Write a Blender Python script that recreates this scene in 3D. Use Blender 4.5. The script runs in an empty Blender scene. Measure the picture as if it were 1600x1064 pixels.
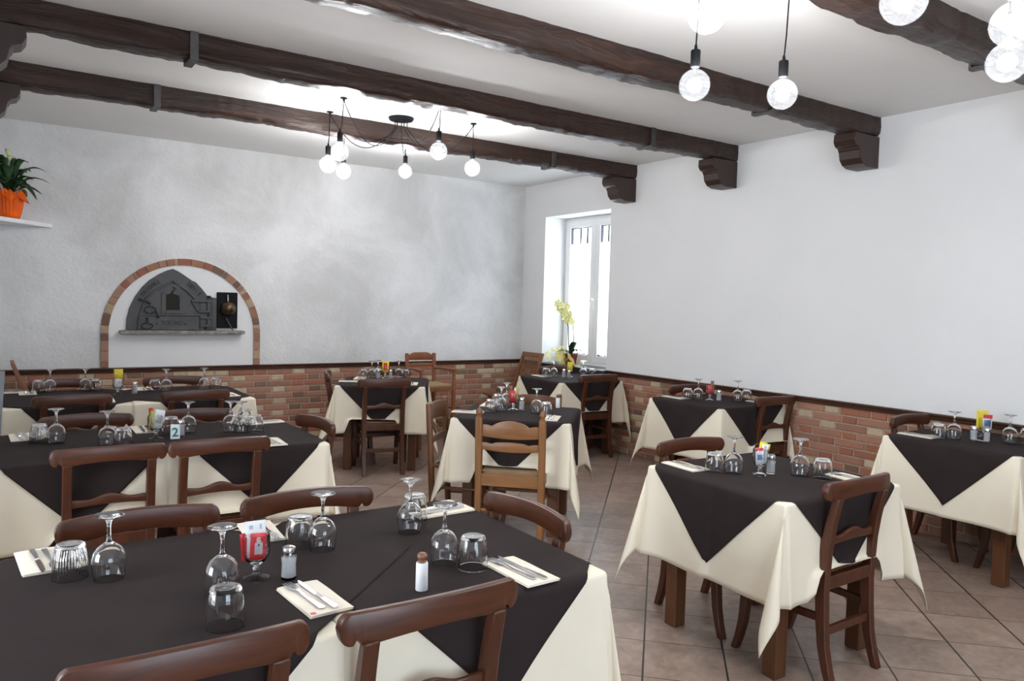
import bpy, bmesh, math, random
from mathutils import Vector, Matrix, Euler
PI = math.pi
C = bpy.context.scene.collection
scene = bpy.context.scene
random.seed(7)

# ------------------------------------------------------------------ camera
cam_d = bpy.data.cameras.new('camera'); cam = bpy.data.objects.new('camera', cam_d); C.objects.link(cam)
cam_d.sensor_width = 36.0; cam_d.lens = 1189.2 / 1600 * 36.0; cam_d.clip_start = 0.02; cam_d.clip_end = 100
yaw, pitch, roll = 0.59354, -0.047807, 0.027136
fw = Vector((math.sin(yaw) * math.cos(pitch), math.cos(yaw) * math.cos(pitch), math.sin(pitch)))
rt = Vector((math.cos(yaw), -math.sin(yaw), 0)); up = rt.cross(fw)
r2 = rt * math.cos(roll) + up * math.sin(roll); u2 = -rt * math.sin(roll) + up * math.cos(roll)
m = Matrix((r2, u2, -fw)).transposed().to_4x4(); m.translation = (0, 0, 1.46)
cam.matrix_world = m
scene.camera = cam

# ------------------------------------------------------------------ world, light, exposure
scene.view_settings.view_transform = 'Standard'; scene.view_settings.look = 'None'
scene.view_settings.exposure = 0.24; scene.view_settings.gamma = 1.0; scene.view_settings.use_curve_mapping = False
scene.cycles.use_denoising = True
scene.cycles.max_bounces = 10; scene.cycles.transparent_max_bounces = 16; scene.cycles.transmission_bounces = 10
scene.cycles.caustics_reflective = False; scene.cycles.caustics_refractive = True
scene.cycles.sample_clamp_indirect = 6.0
world = bpy.data.worlds.new('sky'); scene.world = world; world.use_nodes = True
wb = world.node_tree.nodes['Background']; wb.inputs[0].default_value = (0.86, 0.93, 1.0, 1); wb.inputs[1].default_value = 4.0

def area(name, loc, rot, sx, sy, power, col):
    d = bpy.data.lights.new(name, 'AREA'); d.shape = 'RECTANGLE'; d.size = sx; d.size_y = sy; d.energy = power; d.color = col
    o = bpy.data.objects.new(name, d); C.objects.link(o); o.location = loc; o.rotation_euler = rot
    return o
area('added_rear_daylight', (0.6, -2.72, 1.35), (-PI / 2, 0, PI), 2.3, 2.0, 44.0, (0.50, 0.73, 1.0))  # added lamp at an assumed, unseen rear window; bluish light for the near cloths
area('added_left_daylight', (-2.42, 2.3, 1.45), (0, -PI / 2, 0), 1.5, 1.7, 75.0, (0.86, 0.93, 1.0))  # added lamp at a made-up left window, brightens cloth sides facing the aisle
area('side_window_daylight', (5.62, 6.5, 1.65), (0, PI / 2, 0), 1.5, 1.0, 34.0, (0.72, 0.86, 1.0))
BULB_STRENGTH = 390.0

# ------------------------------------------------------------------ materials
def new_mat(name):
    m = bpy.data.materials.new(name); m.use_nodes = True
    nt = m.node_tree; b = nt.nodes['Principled BSDF']
    return m, nt, b
def rgba(c): return (c[0], c[1], c[2], 1)
def nd(nt, typ, **kw):
    n = nt.nodes.new(typ)
    for k, v in kw.items(): setattr(n, k, v)
    return n
def coords(nt, scale=(1, 1, 1), kind='Object', rot=(0, 0, 0)):
    tc = nd(nt, 'ShaderNodeTexCoord'); mp = nd(nt, 'ShaderNodeMapping')
    mp.inputs['Scale'].default_value = scale; mp.inputs['Rotation'].default_value = rot
    nt.links.new(tc.outputs[kind], mp.inputs['Vector']); return mp.outputs[0]
def noise(nt, vec, scale, detail=4, rough=0.55, dist=0.0):
    n = nd(nt, 'ShaderNodeTexNoise'); n.inputs['Scale'].default_value = scale; n.inputs['Detail'].default_value = detail
    n.inputs['Roughness'].default_value = rough; n.inputs['Distortion'].default_value = dist
    nt.links.new(vec, n.inputs['Vector']); return n.outputs[0]
def ramp(nt, fac, stops, interp='LINEAR'):
    r = nd(nt, 'ShaderNodeValToRGB'); r.color_ramp.interpolation = interp
    e = r.color_ramp.elements
    while len(e) < len(stops): e.new(0.5)
    for i, (p, c) in enumerate(stops): e[i].position = p; e[i].color = rgba(c)
    nt.links.new(fac, r.inputs[0]); return r.outputs[0]
def bump(nt, b, h, strength, dist=0.01):
    n = nd(nt, 'ShaderNodeBump'); n.inputs['Strength'].default_value = strength; n.inputs['Distance'].default_value = dist
    nt.links.new(h, n.inputs['Height']); nt.links.new(n.outputs[0], b.inputs['Normal'])
def math_n(nt, op, a, b=None, c=None):
    n = nd(nt, 'ShaderNodeMath', operation=op)
    for i, v in enumerate((a, b, c)):
        if v is None: continue
        if isinstance(v, (int, float)): n.inputs[i].default_value = v
        else: nt.links.new(v, n.inputs[i])
    return n.outputs[0]
def mixc(nt, fac, a, b, mode='MIX'):
    n = nd(nt, 'ShaderNodeMix', data_type='RGBA', blend_type=mode)
    for i, v in ((0, fac), (6, a), (7, b)):
        if isinstance(v, (int, float)): n.inputs[i].default_value = v
        elif isinstance(v, tuple): n.inputs[i].default_value = rgba(v)
        else: nt.links.new(v, n.inputs[i])
    return n.outputs[2]

def simple(name, col, rough=0.5, metal=0.0, spec=0.5, nscale=0, namp=0.1, bstr=0.0, bscale=60):
    m, nt, b = new_mat(name)
    b.inputs['Roughness'].default_value = rough; b.inputs['Metallic'].default_value = metal
    b.inputs['Specular IOR Level'].default_value = spec
    v = coords(nt)
    ns = noise(nt, v, nscale or 14.0, 3)
    lo = tuple(max(0, x * (1 - namp)) for x in col); hi = tuple(min(1, x * (1 + namp)) for x in col)
    nt.links.new(ramp(nt, ns, [(0.3, lo), (0.7, hi)]), b.inputs['Base Color'])
    if bstr: bump(nt, b, noise(nt, v, bscale, 4), bstr, 0.004)
    return m
def wood(name, dark, light, rough=0.38, stretch=(14, 14, 1.6), spec=0.5):
    m, nt, b = new_mat(name)
    v = coords(nt, stretch)
    ns = noise(nt, v, 2.2, 6, 0.6, 1.2); ns2 = noise(nt, coords(nt, (1, 1, 1)), 3.0, 2)
    c = ramp(nt, ns, [(0.25, dark), (0.75, light)])
    c = mixc(nt, math_n(nt, 'MULTIPLY', ns2, 0.45), c, dark)
    nt.links.new(c, b.inputs['Base Color']); b.inputs['Roughness'].default_value = rough
    b.inputs['Specular IOR Level'].default_value = spec
    bump(nt, b, ns, 0.08, 0.004)
    return m
M = {}
M['mahogany'] = wood('dark_mahogany', (0.042, 0.0115, 0.0045), (0.118, 0.034, 0.0125), 0.36)
M['oak'] = wood('honey_oak', (0.17, 0.068, 0.020), (0.30, 0.135, 0.045), 0.4)
M['walnut'] = wood('mid_brown_wood', (0.11, 0.042, 0.014), (0.20, 0.082, 0.028), 0.4)
M['teak'] = wood('teak_slats', (0.16, 0.062, 0.022), (0.27, 0.115, 0.042), 0.5)
M['cherry'] = wood('red_brown_wood', (0.17, 0.055, 0.020), (0.27, 0.10, 0.036), 0.4)
M['tableleg'] = wood('table_brown_wood', (0.075, 0.026, 0.009), (0.145, 0.056, 0.02), 0.4)
M['corbel'] = wood('corbel_wood', (0.022, 0.010, 0.007), (0.048, 0.021, 0.013), 0.4)
M['mahogany_x'] = wood('dark_mahogany_rail', (0.042, 0.0115, 0.0045), (0.118, 0.034, 0.0125), 0.36, (1.6, 14, 14))
M['oak_x'] = wood('honey_oak_slat', (0.17, 0.068, 0.020), (0.30, 0.135, 0.045), 0.4, (1.6, 14, 14))
M['walnut_x'] = wood('mid_brown_slat', (0.11, 0.042, 0.014), (0.20, 0.082, 0.028), 0.4, (1.6, 14, 14))
M['rail'] = wood('rail_dark_wood', (0.045, 0.017, 0.009), (0.085, 0.032, 0.015), 0.35, (14, 14, 1.6))
def rush(name, a, b_):
    m, nt, b = new_mat(name)
    v = coords(nt)
    w = nd(nt, 'ShaderNodeTexWave', wave_type='BANDS', bands_direction='DIAGONAL'); w.inputs['Scale'].default_value = 60; w.inputs['Distortion'].default_value = 1.5
    nt.links.new(v, w.inputs['Vector'])
    nt.links.new(ramp(nt, w.outputs['Fac'], [(0.1, a), (0.8, b_)]), b.inputs['Base Color'])
    b.inputs['Roughness'].default_value = 0.7; bump(nt, b, w.outputs['Fac'], 0.6, 0.004); return m
M['rush'] = rush('brown_woven_rush', (0.09, 0.035, 0.012), (0.24, 0.11, 0.04))
M['rush_light'] = rush('straw_woven_rush', (0.20, 0.11, 0.05), (0.45, 0.30, 0.16))
def fabric(name, col, amp, wscale=420, bstr=0.12, sheen=0.0, rough=0.85):
    m, nt, b = new_mat(name)
    v = coords(nt)
    n1 = noise(nt, v, 5.0, 5, 0.6); n2 = noise(nt, coords(nt, (1, 6, 1)), wscale, 2)
    lo = tuple(x * (1 - amp) for x in col); hi = tuple(min(1, x * (1 + amp)) for x in col)
    nt.links.new(ramp(nt, math_n(nt, 'MULTIPLY_ADD', n2, 0.35, math_n(nt, 'MULTIPLY', n1, 0.65)), [(0.3, lo), (0.7, hi)]), b.inputs['Base Color'])
    b.inputs['Roughness'].default_value = rough; b.inputs['Sheen Weight'].default_value = sheen
    b.inputs['Specular IOR Level'].default_value = 0.15
    bump(nt, b, n2, bstr, 0.001)
    return m
M['cream'] = fabric('cream_cotton', (0.82, 0.745, 0.60), 0.035)
M['brown'] = fabric('dark_brown_cotton', (0.027, 0.019, 0.0185), 0.22, rough=0.85)
M['napkin'] = fabric('ivory_paper_napkin', (0.86, 0.78, 0.66), 0.02, 700, 0.05)
M['red'] = simple('red_print', (0.62, 0.025, 0.03), 0.4)
M['red_cap'] = simple('red_plastic', (0.60, 0.04, 0.02), 0.35)
M['white_paper'] = simple('white_paper', (0.82, 0.82, 0.84), 0.5, namp=0.03)
M['yellow'] = simple('yellow_sachet', (0.80, 0.62, 0.03), 0.4)
M['olive'] = simple('olive_sachet', (0.42, 0.42, 0.10), 0.4)
M['blue'] = simple('blue_print', (0.10, 0.22, 0.50), 0.4)
M['grey_print'] = simple('grey_label_print', (0.50, 0.50, 0.52), 0.5)
M['dark_print'] = simple('dark_print', (0.03, 0.03, 0.04), 0.5)
M['teal'] = simple('teal_print', (0.01, 0.22, 0.19), 0.5)
M['salt'] = simple('white_salt', (0.86, 0.86, 0.88), 0.8, namp=0.02)
M['chrome'] = simple('polished_steel', (0.72, 0.72, 0.74), 0.13, 1.0, namp=0.02)
M['oil'] = simple('amber_oil', (0.25, 0.15, 0.02), 0.15)
M['iron'] = simple('cast_iron_grey', (0.080, 0.080, 0.082), 0.6, 0.1, 0.3, namp=0.15, bstr=0.25, bscale=90)
M['iron_letters'] = simple('cast_iron_dark', (0.030, 0.030, 0.031), 0.55, 0.1, 0.3)
M['black'] = simple('matt_black', (0.006, 0.006, 0.007), 0.6, 0.0, 0.12)
M['opening_shade'] = simple('opening_shade', (0.012, 0.012, 0.008), 0.9)  # near-black colour painting the shade inside the peephole
M['brass'] = simple('tarnished_brass', (0.11, 0.075, 0.045), 0.28, 0.9, namp=0.3, bstr=0.3, bscale=70)
M['stone'] = simple('mottled_stone', (0.21, 0.19, 0.16), 0.6, nscale=30, namp=0.5, bstr=0.3)
M['slate'] = simple('black_slate', (0.018, 0.018, 0.019), 0.35, nscale=10, namp=0.3)
M['dark_grey'] = simple('dark_grey_paint', (0.055, 0.055, 0.058), 0.6)
M['grey'] = simple('grey_paint', (0.25, 0.26, 0.28), 0.6, namp=0.05)
M['white_gloss'] = simple('white_paint', (0.80, 0.80, 0.80), 0.4, namp=0.02)
M['pvc'] = simple('white_pvc', (0.84, 0.84, 0.83), 0.3, namp=0.01)
M['gasket'] = simple('black_rubber', (0.02, 0.02, 0.035), 0.6)
M['strap'] = simple('forged_strap', (0.085, 0.082, 0.08), 0.5, 0.6, namp=0.3)
M['orange'] = simple('orange_foil', (0.85, 0.125, 0.004), 0.45, 0.0, 0.25, nscale=9, namp=0.2)
M['burgundy'] = simple('burgundy_pot', (0.16, 0.012, 0.03), 0.35)
M['leaf'] = simple('dark_green_leaf', (0.018, 0.055, 0.014), 0.35, nscale=6, namp=0.4)
M['spathe'] = simple('pale_green_spathe', (0.62, 0.66, 0.36), 0.5)
M['stem'] = simple('green_brown_stem', (0.022, 0.022, 0.010), 0.6)
M['petal'] = simple('pale_yellow_petal', (0.90, 0.88, 0.42), 0.5, nscale=20, namp=0.12)
M['soil'] = simple('dark_soil', (0.02, 0.014, 0.01), 0.95)
M['pepperwood'] = wood('turned_wood', (0.15, 0.06, 0.03), (0.26, 0.12, 0.06), 0.35)
def tulle():
    m, nt, b = new_mat('yellow_tulle')
    b.inputs['Base Color'].default_value = (0.92, 0.84, 0.22, 1); b.inputs['Roughness'].default_value = 0.7
    t = nd(nt, 'ShaderNodeBsdfTranslucent'); t.inputs[0].default_value = (0.95, 0.88, 0.35, 1)
    tr = nd(nt, 'ShaderNodeBsdfTransparent'); mx = nd(nt, 'ShaderNodeMixShader'); mx2 = nd(nt, 'ShaderNodeMixShader')
    mx.inputs[0].default_value = 0.45; mx2.inputs[0].default_value = 0.42
    nt.links.new(b.outputs[0], mx.inputs[1]); nt.links.new(t.outputs[0], mx.inputs[2])
    nt.links.new(mx.outputs[0], mx2.inputs[1]); nt.links.new(tr.outputs[0], mx2.inputs[2])
    nt.links.new(mx2.outputs[0], nt.nodes['Material Output'].inputs[0]); return m
M['tulle'] = tulle()
def glass(name, tint=(1, 1, 1), rough=0.0):
    m, nt, b = new_mat(name)
    b.inputs['Base Color'].default_value = rgba(tint); b.inputs['Roughness'].default_value = rough
    b.inputs['Transmission Weight'].default_value = 1.0; b.inputs['IOR'].default_value = 1.47
    return m
M['glass'] = glass('clear_glass', (0.985, 0.99, 0.99))
def thin_glass(name, gl=0.08):
    m, nt, b = new_mat(name)
    tr = nd(nt, 'ShaderNodeBsdfTransparent'); g = nd(nt, 'ShaderNodeBsdfGlossy'); g.inputs['Roughness'].default_value = 0.02
    mx = nd(nt, 'ShaderNodeMixShader'); mx.inputs[0].default_value = gl
    nt.links.new(tr.outputs[0], mx.inputs[1]); nt.links.new(g.outputs[0], mx.inputs[2])
    nt.links.new(mx.outputs[0], nt.nodes['Material Output'].inputs[0]); return m
M['pane'] = thin_glass('window_pane')
def bulb_glass():
    m, nt, b = new_mat('bulb_glass')
    tr = nd(nt, 'ShaderNodeBsdfTransparent'); g = nd(nt, 'ShaderNodeBsdfGlossy'); g.inputs['Roughness'].default_value = 0.05
    t = nd(nt, 'ShaderNodeBsdfTranslucent'); t.inputs[0].default_value = (0.95, 0.97, 1, 1)
    m1 = nd(nt, 'ShaderNodeMixShader'); m1.inputs[0].default_value = 0.009
    m2 = nd(nt, 'ShaderNodeMixShader'); m2.inputs[0].default_value = 0.05
    nt.links.new(tr.outputs[0], m1.inputs[1]); nt.links.new(t.outputs[0], m1.inputs[2])
    nt.links.new(m1.outputs[0], m2.inputs[1]); nt.links.new(g.outputs[0], m2.inputs[2])
    nt.links.new(m2.outputs[0], nt.nodes['Material Output'].inputs[0]); return m
M['bulb'] = bulb_glass()
def emit(name, col, s):
    m, nt, b = new_mat(name)
    b.inputs['Base Color'].default_value = (0.8, 0.8, 0.8, 1)
    b.inputs['Emission Color'].default_value = rgba(col); b.inputs['Emission Strength'].default_value = s; return m
M['glow'] = emit('lit_filament', (0.97, 0.98, 1.0), BULB_STRENGTH)
def sheer():
    m, nt, b = new_mat('sheer_white_curtain')
    b.inputs['Base Color'].default_value = (0.9, 0.9, 0.9, 1)
    t = nd(nt, 'ShaderNodeBsdfTranslucent'); t.inputs[0].default_value = (0.95, 0.95, 0.95, 1)
    mx = nd(nt, 'ShaderNodeMixShader'); mx.inputs[0].default_value = 0.65
    nt.links.new(b.outputs[0], mx.inputs[1]); nt.links.new(t.outputs[0], mx.inputs[2])
    nt.links.new(mx.outputs[0], nt.nodes['Material Output'].inputs[0]); return m
M['sheer'] = sheer()
def plaster(name, lo, hi, bstr, bscale, patch=1.2):
    m, nt, b = new_mat(name)
    v = coords(nt)
    n1 = noise(nt, v, patch, 6, 0.6, 0.4)
    nt.links.new(ramp(nt, n1, [(0.35, lo), (0.62, hi)]), b.inputs['Base Color'])
    b.inputs['Roughness'].default_value = 0.75; b.inputs['Specular IOR Level'].default_value = 0.25
    nb = math_n(nt, 'ADD', noise(nt, v, bscale, 5, 0.6), math_n(nt, 'MULTIPLY', noise(nt, v, bscale * 0.2, 3), 0.8))
    bump(nt, b, nb, bstr, 0.012); return m
M['rough_plaster'] = plaster('rough_grey_white_plaster', (0.57, 0.565, 0.555), (0.75, 0.745, 0.74), 0.6, 34)
M['wall_paint'] = plaster('smooth_white_wall', (0.74, 0.735, 0.73), (0.77, 0.765, 0.76), 0.06, 30)
M['ceil_paint'] = plaster('white_ceiling', (0.82, 0.81, 0.79), (0.85, 0.84, 0.82), 0.05, 20)
M['niche'] = plaster('niche_white_plaster', (0.74, 0.735, 0.73), (0.78, 0.775, 0.77), 0.08, 30)
def beam_mat():
    m, nt, b = new_mat('hewn_beam')
    v = coords(nt, (1.2, 9, 9))
    n1 = noise(nt, v, 1.6, 7, 0.62, 1.5); n2 = noise(nt, coords(nt), 2.0, 4, 0.6)
    c = ramp(nt, n1, [(0.25, (0.010, 0.0042, 0.0026)), (0.6, (0.042, 0.0150, 0.0072)), (0.85, (0.10, 0.038, 0.018))])
    c = mixc(nt, ramp(nt, n2, [(0.4, (0, 0, 0)), (0.7, (0.7, 0.7, 0.7))]), c, (0.018, 0.0075, 0.0045))
    nt.links.new(c, b.inputs['Base Color']); b.inputs['Roughness'].default_value = 0.36
    bump(nt, b, math_n(nt, 'ADD', n1, math_n(nt, 'MULTIPLY', n2, 0.7)), 0.9, 0.03); return m
M['beam'] = beam_mat()
def tiles():
    m, nt, b = new_mat('terracotta_floor_tiles')
    s = 0.3335
    tc = nd(nt, 'ShaderNodeTexCoord'); sp = nd(nt, 'ShaderNodeSeparateXYZ'); nt.links.new(tc.outputs['Object'], sp.inputs[0])
    k = 1 / (math.sqrt(2) * s)
    u = math_n(nt, 'ADD', math_n(nt, 'MULTIPLY', math_n(nt, 'ADD', sp.outputs[0], sp.outputs[1]), k), 0.0)
    w = math_n(nt, 'ADD', math_n(nt, 'MULTIPLY', math_n(nt, 'SUBTRACT', sp.outputs[0], sp.outputs[1]), k), 0.06)
    def edge(t):
        f = math_n(nt, 'FRACT', t); return math_n(nt, 'MINIMUM', f, math_n(nt, 'SUBTRACT', 1.0, f))
    gu = math_n(nt, 'LESS_THAN', edge(u), 0.007); gw = math_n(nt, 'LESS_THAN', edge(w), 0.012)
    g = math_n(nt, 'MAXIMUM', gu, gw)
    cb = nd(nt, 'ShaderNodeCombineXYZ'); nt.links.new(math_n(nt, 'FLOOR', u), cb.inputs[0]); nt.links.new(math_n(nt, 'FLOOR', w), cb.inputs[1])
    wn = nd(nt, 'ShaderNodeTexWhiteNoise'); nt.links.new(cb.outputs[0], wn.inputs['Vector'])
    cs = nd(nt, 'ShaderNodeVectorMath', operation='MULTIPLY_ADD'); nt.links.new(wn.outputs['Color'], cs.inputs[0]); cs.inputs[1].default_value = (9, 9, 9); nt.links.new(tc.outputs['Object'], cs.inputs[2])
    n1 = noise(nt, cs.outputs[0], 4.5, 6, 0.62, 0.8); n2 = noise(nt, cs.outputs[0], 26.0, 4, 0.6)
    c = ramp(nt, math_n(nt, 'MULTIPLY_ADD', n2, 0.35, math_n(nt, 'MULTIPLY', n1, 0.65)), [(0.30, (0.20, 0.138, 0.106)), (0.5, (0.33, 0.237, 0.188)), (0.68, (0.46, 0.345, 0.275))])
    c = mixc(nt, math_n(nt, 'MULTIPLY', wn.outputs['Value'], 0.25), c, (0.13, 0.10, 0.085))
    c = mixc(nt, g, c, (0.022, 0.02, 0.018))
    nt.links.new(c, b.inputs['Base Color'])
    b.inputs['Roughness'].default_value = 0.34; b.inputs['Specular IOR Level'].default_value = 0.45
    h = math_n(nt, 'SUBTRACT', math_n(nt, 'MULTIPLY', n2, 0.15), g)
    bump(nt, b, h, 0.35, 0.006); return m
M['tiles'] = tiles()
def brick_mat():
    m, nt, b = new_mat('mixed_bricks')
    a = nd(nt, 'ShaderNodeAttribute', attribute_name='tone')
    v = coords(nt); n1 = noise(nt, v, 22, 5, 0.6); n2 = noise(nt, v, 6.0, 4)
    c = mixc(nt, math_n(nt, 'MULTIPLY', n1, 0.5), a.outputs['Color'], (0.16, 0.085, 0.055))
    c = mixc(nt, math_n(nt, 'MULTIPLY', n2, 0.25), c, (0.36, 0.24, 0.17))
    nt.links.new(c, b.inputs['Base Color']); b.inputs['Roughness'].default_value = 0.85
    bump(nt, b, n1, 0.35, 0.006); return m
M['brick'] = brick_mat()
M['mortar'] = simple('lime_mortar', (0.36, 0.29, 0.22), 0.9, nscale=40, namp=0.2, bstr=0.3)

# ------------------------------------------------------------------ mesh builder
class MB:
    def __init__(s): s.v = []; s.f = []; s.m = []; s.tone = None
    def add(s, verts, faces, mi=0):
        o = len(s.v); s.v += [tuple(v) for v in verts]; s.f += [tuple(i + o for i in f) for f in faces]; s.m += [mi] * len(faces)
        return s
    def box(s, lo, hi, mi=0, mat=None):
        x0, y0, z0 = lo; x1, y1, z1 = hi
        vs = [(x0, y0, z0), (x1, y0, z0), (x1, y1, z0), (x0, y1, z0), (x0, y0, z1), (x1, y0, z1), (x1, y1, z1), (x0, y1, z1)]
        if mat: vs = [tuple(mat @ Vector(v)) for v in vs]
        return s.add(vs, [(3, 2, 1, 0), (4, 5, 6, 7), (0, 1, 5, 4), (1, 2, 6, 5), (2, 3, 7, 6), (3, 0, 4, 7)], mi)
    def loft(s, rings, caps=True, closed=True, mi=0):
        n = len(rings[0]); o = []; fs = []
        for r in rings: o += list(r)
        for i in range(len(rings) - 1):
            for j in range(n if closed else n - 1):
                k = (j + 1) % n; fs.append((i * n + j, i * n + k, (i + 1) * n + k, (i + 1) * n + j))
        if caps: fs.append(tuple(range(n - 1, -1, -1))); b = (len(rings) - 1) * n; fs.append(tuple(range(b, b + n)))
        return s.add(o, fs, mi)
    def sweep_rect(s, pts, w, d, mi=0):
        """pts: list of (x,y,z) running mostly upward; w along x, d along y (lists or numbers)"""
        rings = []
        for i, p in enumerate(pts):
            ww = (w[i] if isinstance(w, (list, tuple)) else w) / 2; dd = (d[i] if isinstance(d, (list, tuple)) else d) / 2
            x, y, z = p; rings.append([(x - ww, y - dd, z), (x + ww, y - dd, z), (x + ww, y + dd, z), (x - ww, y + dd, z)])
        return s.loft(rings, mi=mi)
    def lathe(s, prof, n=32, c=(0, 0, 0), mi=0, mat=None):
        """prof: list of (r,z)"""
        rings = []
        vs = []; fs = []
        idx = []
        for r, z in prof:
            if r < 1e-6:
                idx.append([len(vs)]); vs.append((c[0], c[1], c[2] + z))
            else:
                idx.append(list(range(len(vs), len(vs) + n)))
                for j in range(n): a = 2 * PI * j / n; vs.append((c[0] + r * math.cos(a), c[1] + r * math.sin(a), c[2] + z))
        for a, b in zip(idx, idx[1:]):
            if len(a) == 1 and len(b) == 1: continue
            for j in range(n):
                k = (j + 1) % n
                if len(a) == 1: fs.append((a[0], b[k], b[j])) if False else fs.append((a[0], b[j], b[k])[::-1])
                elif len(b) == 1: fs.append((a[j], a[k], b[0]))
                else: fs.append((a[j], a[k], b[k], b[j]))
        if mat: vs = [tuple(mat @ Vector(v)) for v in vs]
        return s.add(vs, fs, mi)
    def tube(s, pts, r, n=10, mi=0, caps=True):
        pts = [Vector(p) for p in pts]; rings = []; ref = None
        for i, p in enumerate(pts):
            t = (pts[min(i + 1, len(pts) - 1)] - pts[max(i - 1, 0)]).normalized()
            if ref is None: ref = Vector((0, 0, 1)) if abs(t.z) < 0.9 else Vector((1, 0, 0))
            a = t.cross(ref).normalized(); b = t.cross(a).normalized(); ref = -b if False else ref
            rr = r[i] if isinstance(r, (list, tuple)) else r
            rings.append([tuple(p + (a * math.cos(2 * PI * k / n) + b * math.sin(2 * PI * k / n)) * rr) for k in range(n)])
        return s.loft(rings, caps, mi=mi)
    def prism(s, poly, a0, a1, axis='y', mi=0):
        """poly in 2D extruded along axis from a0 to a1"""
        def P(p, a):
            if axis == 'y': return (p[0], a, p[1])
            if axis == 'x': return (a, p[0], p[1])
            return (p[0], p[1], a)
        return s.loft([[P(p, a0) for p in poly], [P(p, a1) for p in poly]], mi=mi)
    def grid(s, nu, nv, fn, mi=0):
        vs = [fn(i / nu, j / nv) for j in range(nv + 1) for i in range(nu + 1)]
        fs = [(j * (nu + 1) + i, j * (nu + 1) + i + 1, (j + 1) * (nu + 1) + i + 1, (j + 1) * (nu + 1) + i) for j in range(nv) for i in range(nu)]
        return s.add(vs, fs, mi)
    def build(s, name, mats, parent=None, smooth=35, bevel=0, seg=2, fix=True):
        me = bpy.data.meshes.new(name); me.from_pydata(s.v, [], s.f)
        if not isinstance(mats, (list, tuple)): mats = [mats]
        for k in mats: me.materials.append(M[k] if isinstance(k, str) else k)
        if len(mats) > 1: me.polygons.foreach_set('material_index', s.m)
        if fix:
            bm = bmesh.new(); bm.from_mesh(me)
            if mats[0] == 'glass': bmesh.ops.remove_doubles(bm, verts=bm.verts, dist=1e-6)
            bmesh.ops.recalc_face_normals(bm, faces=bm.faces); bm.to_mesh(me); bm.free()
        if smooth:
            me.polygons.foreach_set('use_smooth', [True] * len(me.polygons)); me.set_sharp_from_angle(angle=math.radians(smooth))
        if s.tone:
            at = me.color_attributes.new('tone', 'FLOAT_COLOR', 'CORNER'); i = 0
            data = []
            for p in me.polygons:
                for _ in p.loop_indices: data += list(rgba(s.tone[p.index]))
            at.data.foreach_set('color', data)
        o = bpy.data.objects.new(name, me); C.objects.link(o)
        if parent: o.parent = parent
        if bevel:
            b = o.modifiers.new('bevel', 'BEVEL'); b.width = bevel; b.segments = seg; b.limit_method = 'ANGLE'; b.angle_limit = math.radians(40)
            b.harden_normals = False
        return o

def thing(name, label, cat, loc=(0, 0, 0), rz=0, group=None):
    o = bpy.data.objects.new(name, None); C.objects.link(o); o.empty_display_size = 0.1
    o.location = loc; o.rotation_euler = (0, 0, rz); return tag(o, label, cat, group)
def tag(o, label, cat, group=None):
    o['label'] = label; o['category'] = cat
    if group: o['group'] = group
    return o
def struct(o): o['kind'] = 'structure'; return o
def dup(root, loc, rz, label, group=None, scale=None):
    r = root.copy(); C.objects.link(r); r.location = loc; r.rotation_euler = (0, 0, rz); r['label'] = label
    if group: r['group'] = group
    if scale: r.scale = scale
    for ch in list(root.children):
        c = ch.copy(); C.objects.link(c); c.parent = r
        for g in list(ch.children):
            d = g.copy(); C.objects.link(d); d.parent = c
    return r
def ease(a, b, x):
    t = min(1, max(0, (x - a) / (b - a))); return t * t * (3 - 2 * t)

def text_mesh(cu, name, parent, loc, rot, mat):
    tmp = bpy.data.objects.new('letter_shape', cu); C.objects.link(tmp)
    dg = bpy.context.evaluated_depsgraph_get(); me = bpy.data.meshes.new_from_object(tmp.evaluated_get(dg)); bpy.data.objects.remove(tmp); bpy.data.curves.remove(cu)
    me.materials.clear(); me.materials.append(M[mat]); me.name = name
    o = bpy.data.objects.new(name, me); C.objects.link(o); o.parent = parent; o.location = loc; o.rotation_euler = rot; return o

# ------------------------------------------------------------------ room shell
X1, Y1, ZC, XL = 5.19, 7.49, 2.85, -0.19     # right wall, back wall, ceiling, left wall
YJ, XL2, YR = 3.45, -2.3, -2.6               # the room widens to the left nearer the camera
struct(MB().box((XL2 - 0.1, YR - 0.1, -0.08), (X1 + 0.5, Y1 + 0.3, 0)).build('floor', 'tiles', smooth=0))
struct(MB().box((XL2 - 0.1, YR - 0.1, ZC), (X1 + 0.5, Y1 + 0.3, ZC + 0.1)).build('ceiling', 'ceil_paint', smooth=0))
struct(MB().box((XL - 0.2, Y1, 0), (X1 + 0.4, Y1 + 0.2, ZC)).build('wall_back', 'rough_plaster', smooth=0))
w = MB(); WY0, WY1, WZ0, WZ1 = 5.945, 7.07, 0.80, 2.462
w.box((X1, YR, 0), (X1 + 0.4, WY0, ZC)).box((X1, WY1, 0), (X1 + 0.4, Y1 + 0.2, ZC)).box((X1, WY0, 0), (X1 + 0.4, WY1, WZ0 - 0.06)).box((X1, WY0, WZ1), (X1 + 0.4, WY1, ZC))
struct(w.build('wall_right', 'wall_paint', smooth=0))
struct(MB().box((XL - 0.15, YJ, 0), (XL, Y1, ZC)).box((XL2, YJ, 0), (XL - 0.15, YJ + 0.15, ZC)).box((XL2 - 0.15, YR, 0), (XL2, 1.4, ZC)).box((XL2 - 0.15, 3.2, 0), (XL2, YJ + 0.15, ZC)).box((XL2 - 0.15, 1.4, 0), (XL2, 3.2, 0.65)).box((XL2 - 0.15, 1.4, 2.25), (XL2, 3.2, ZC)).build('wall_left', 'wall_paint', smooth=0))  # gap in the outer left wall lets the added left lamp in
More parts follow.
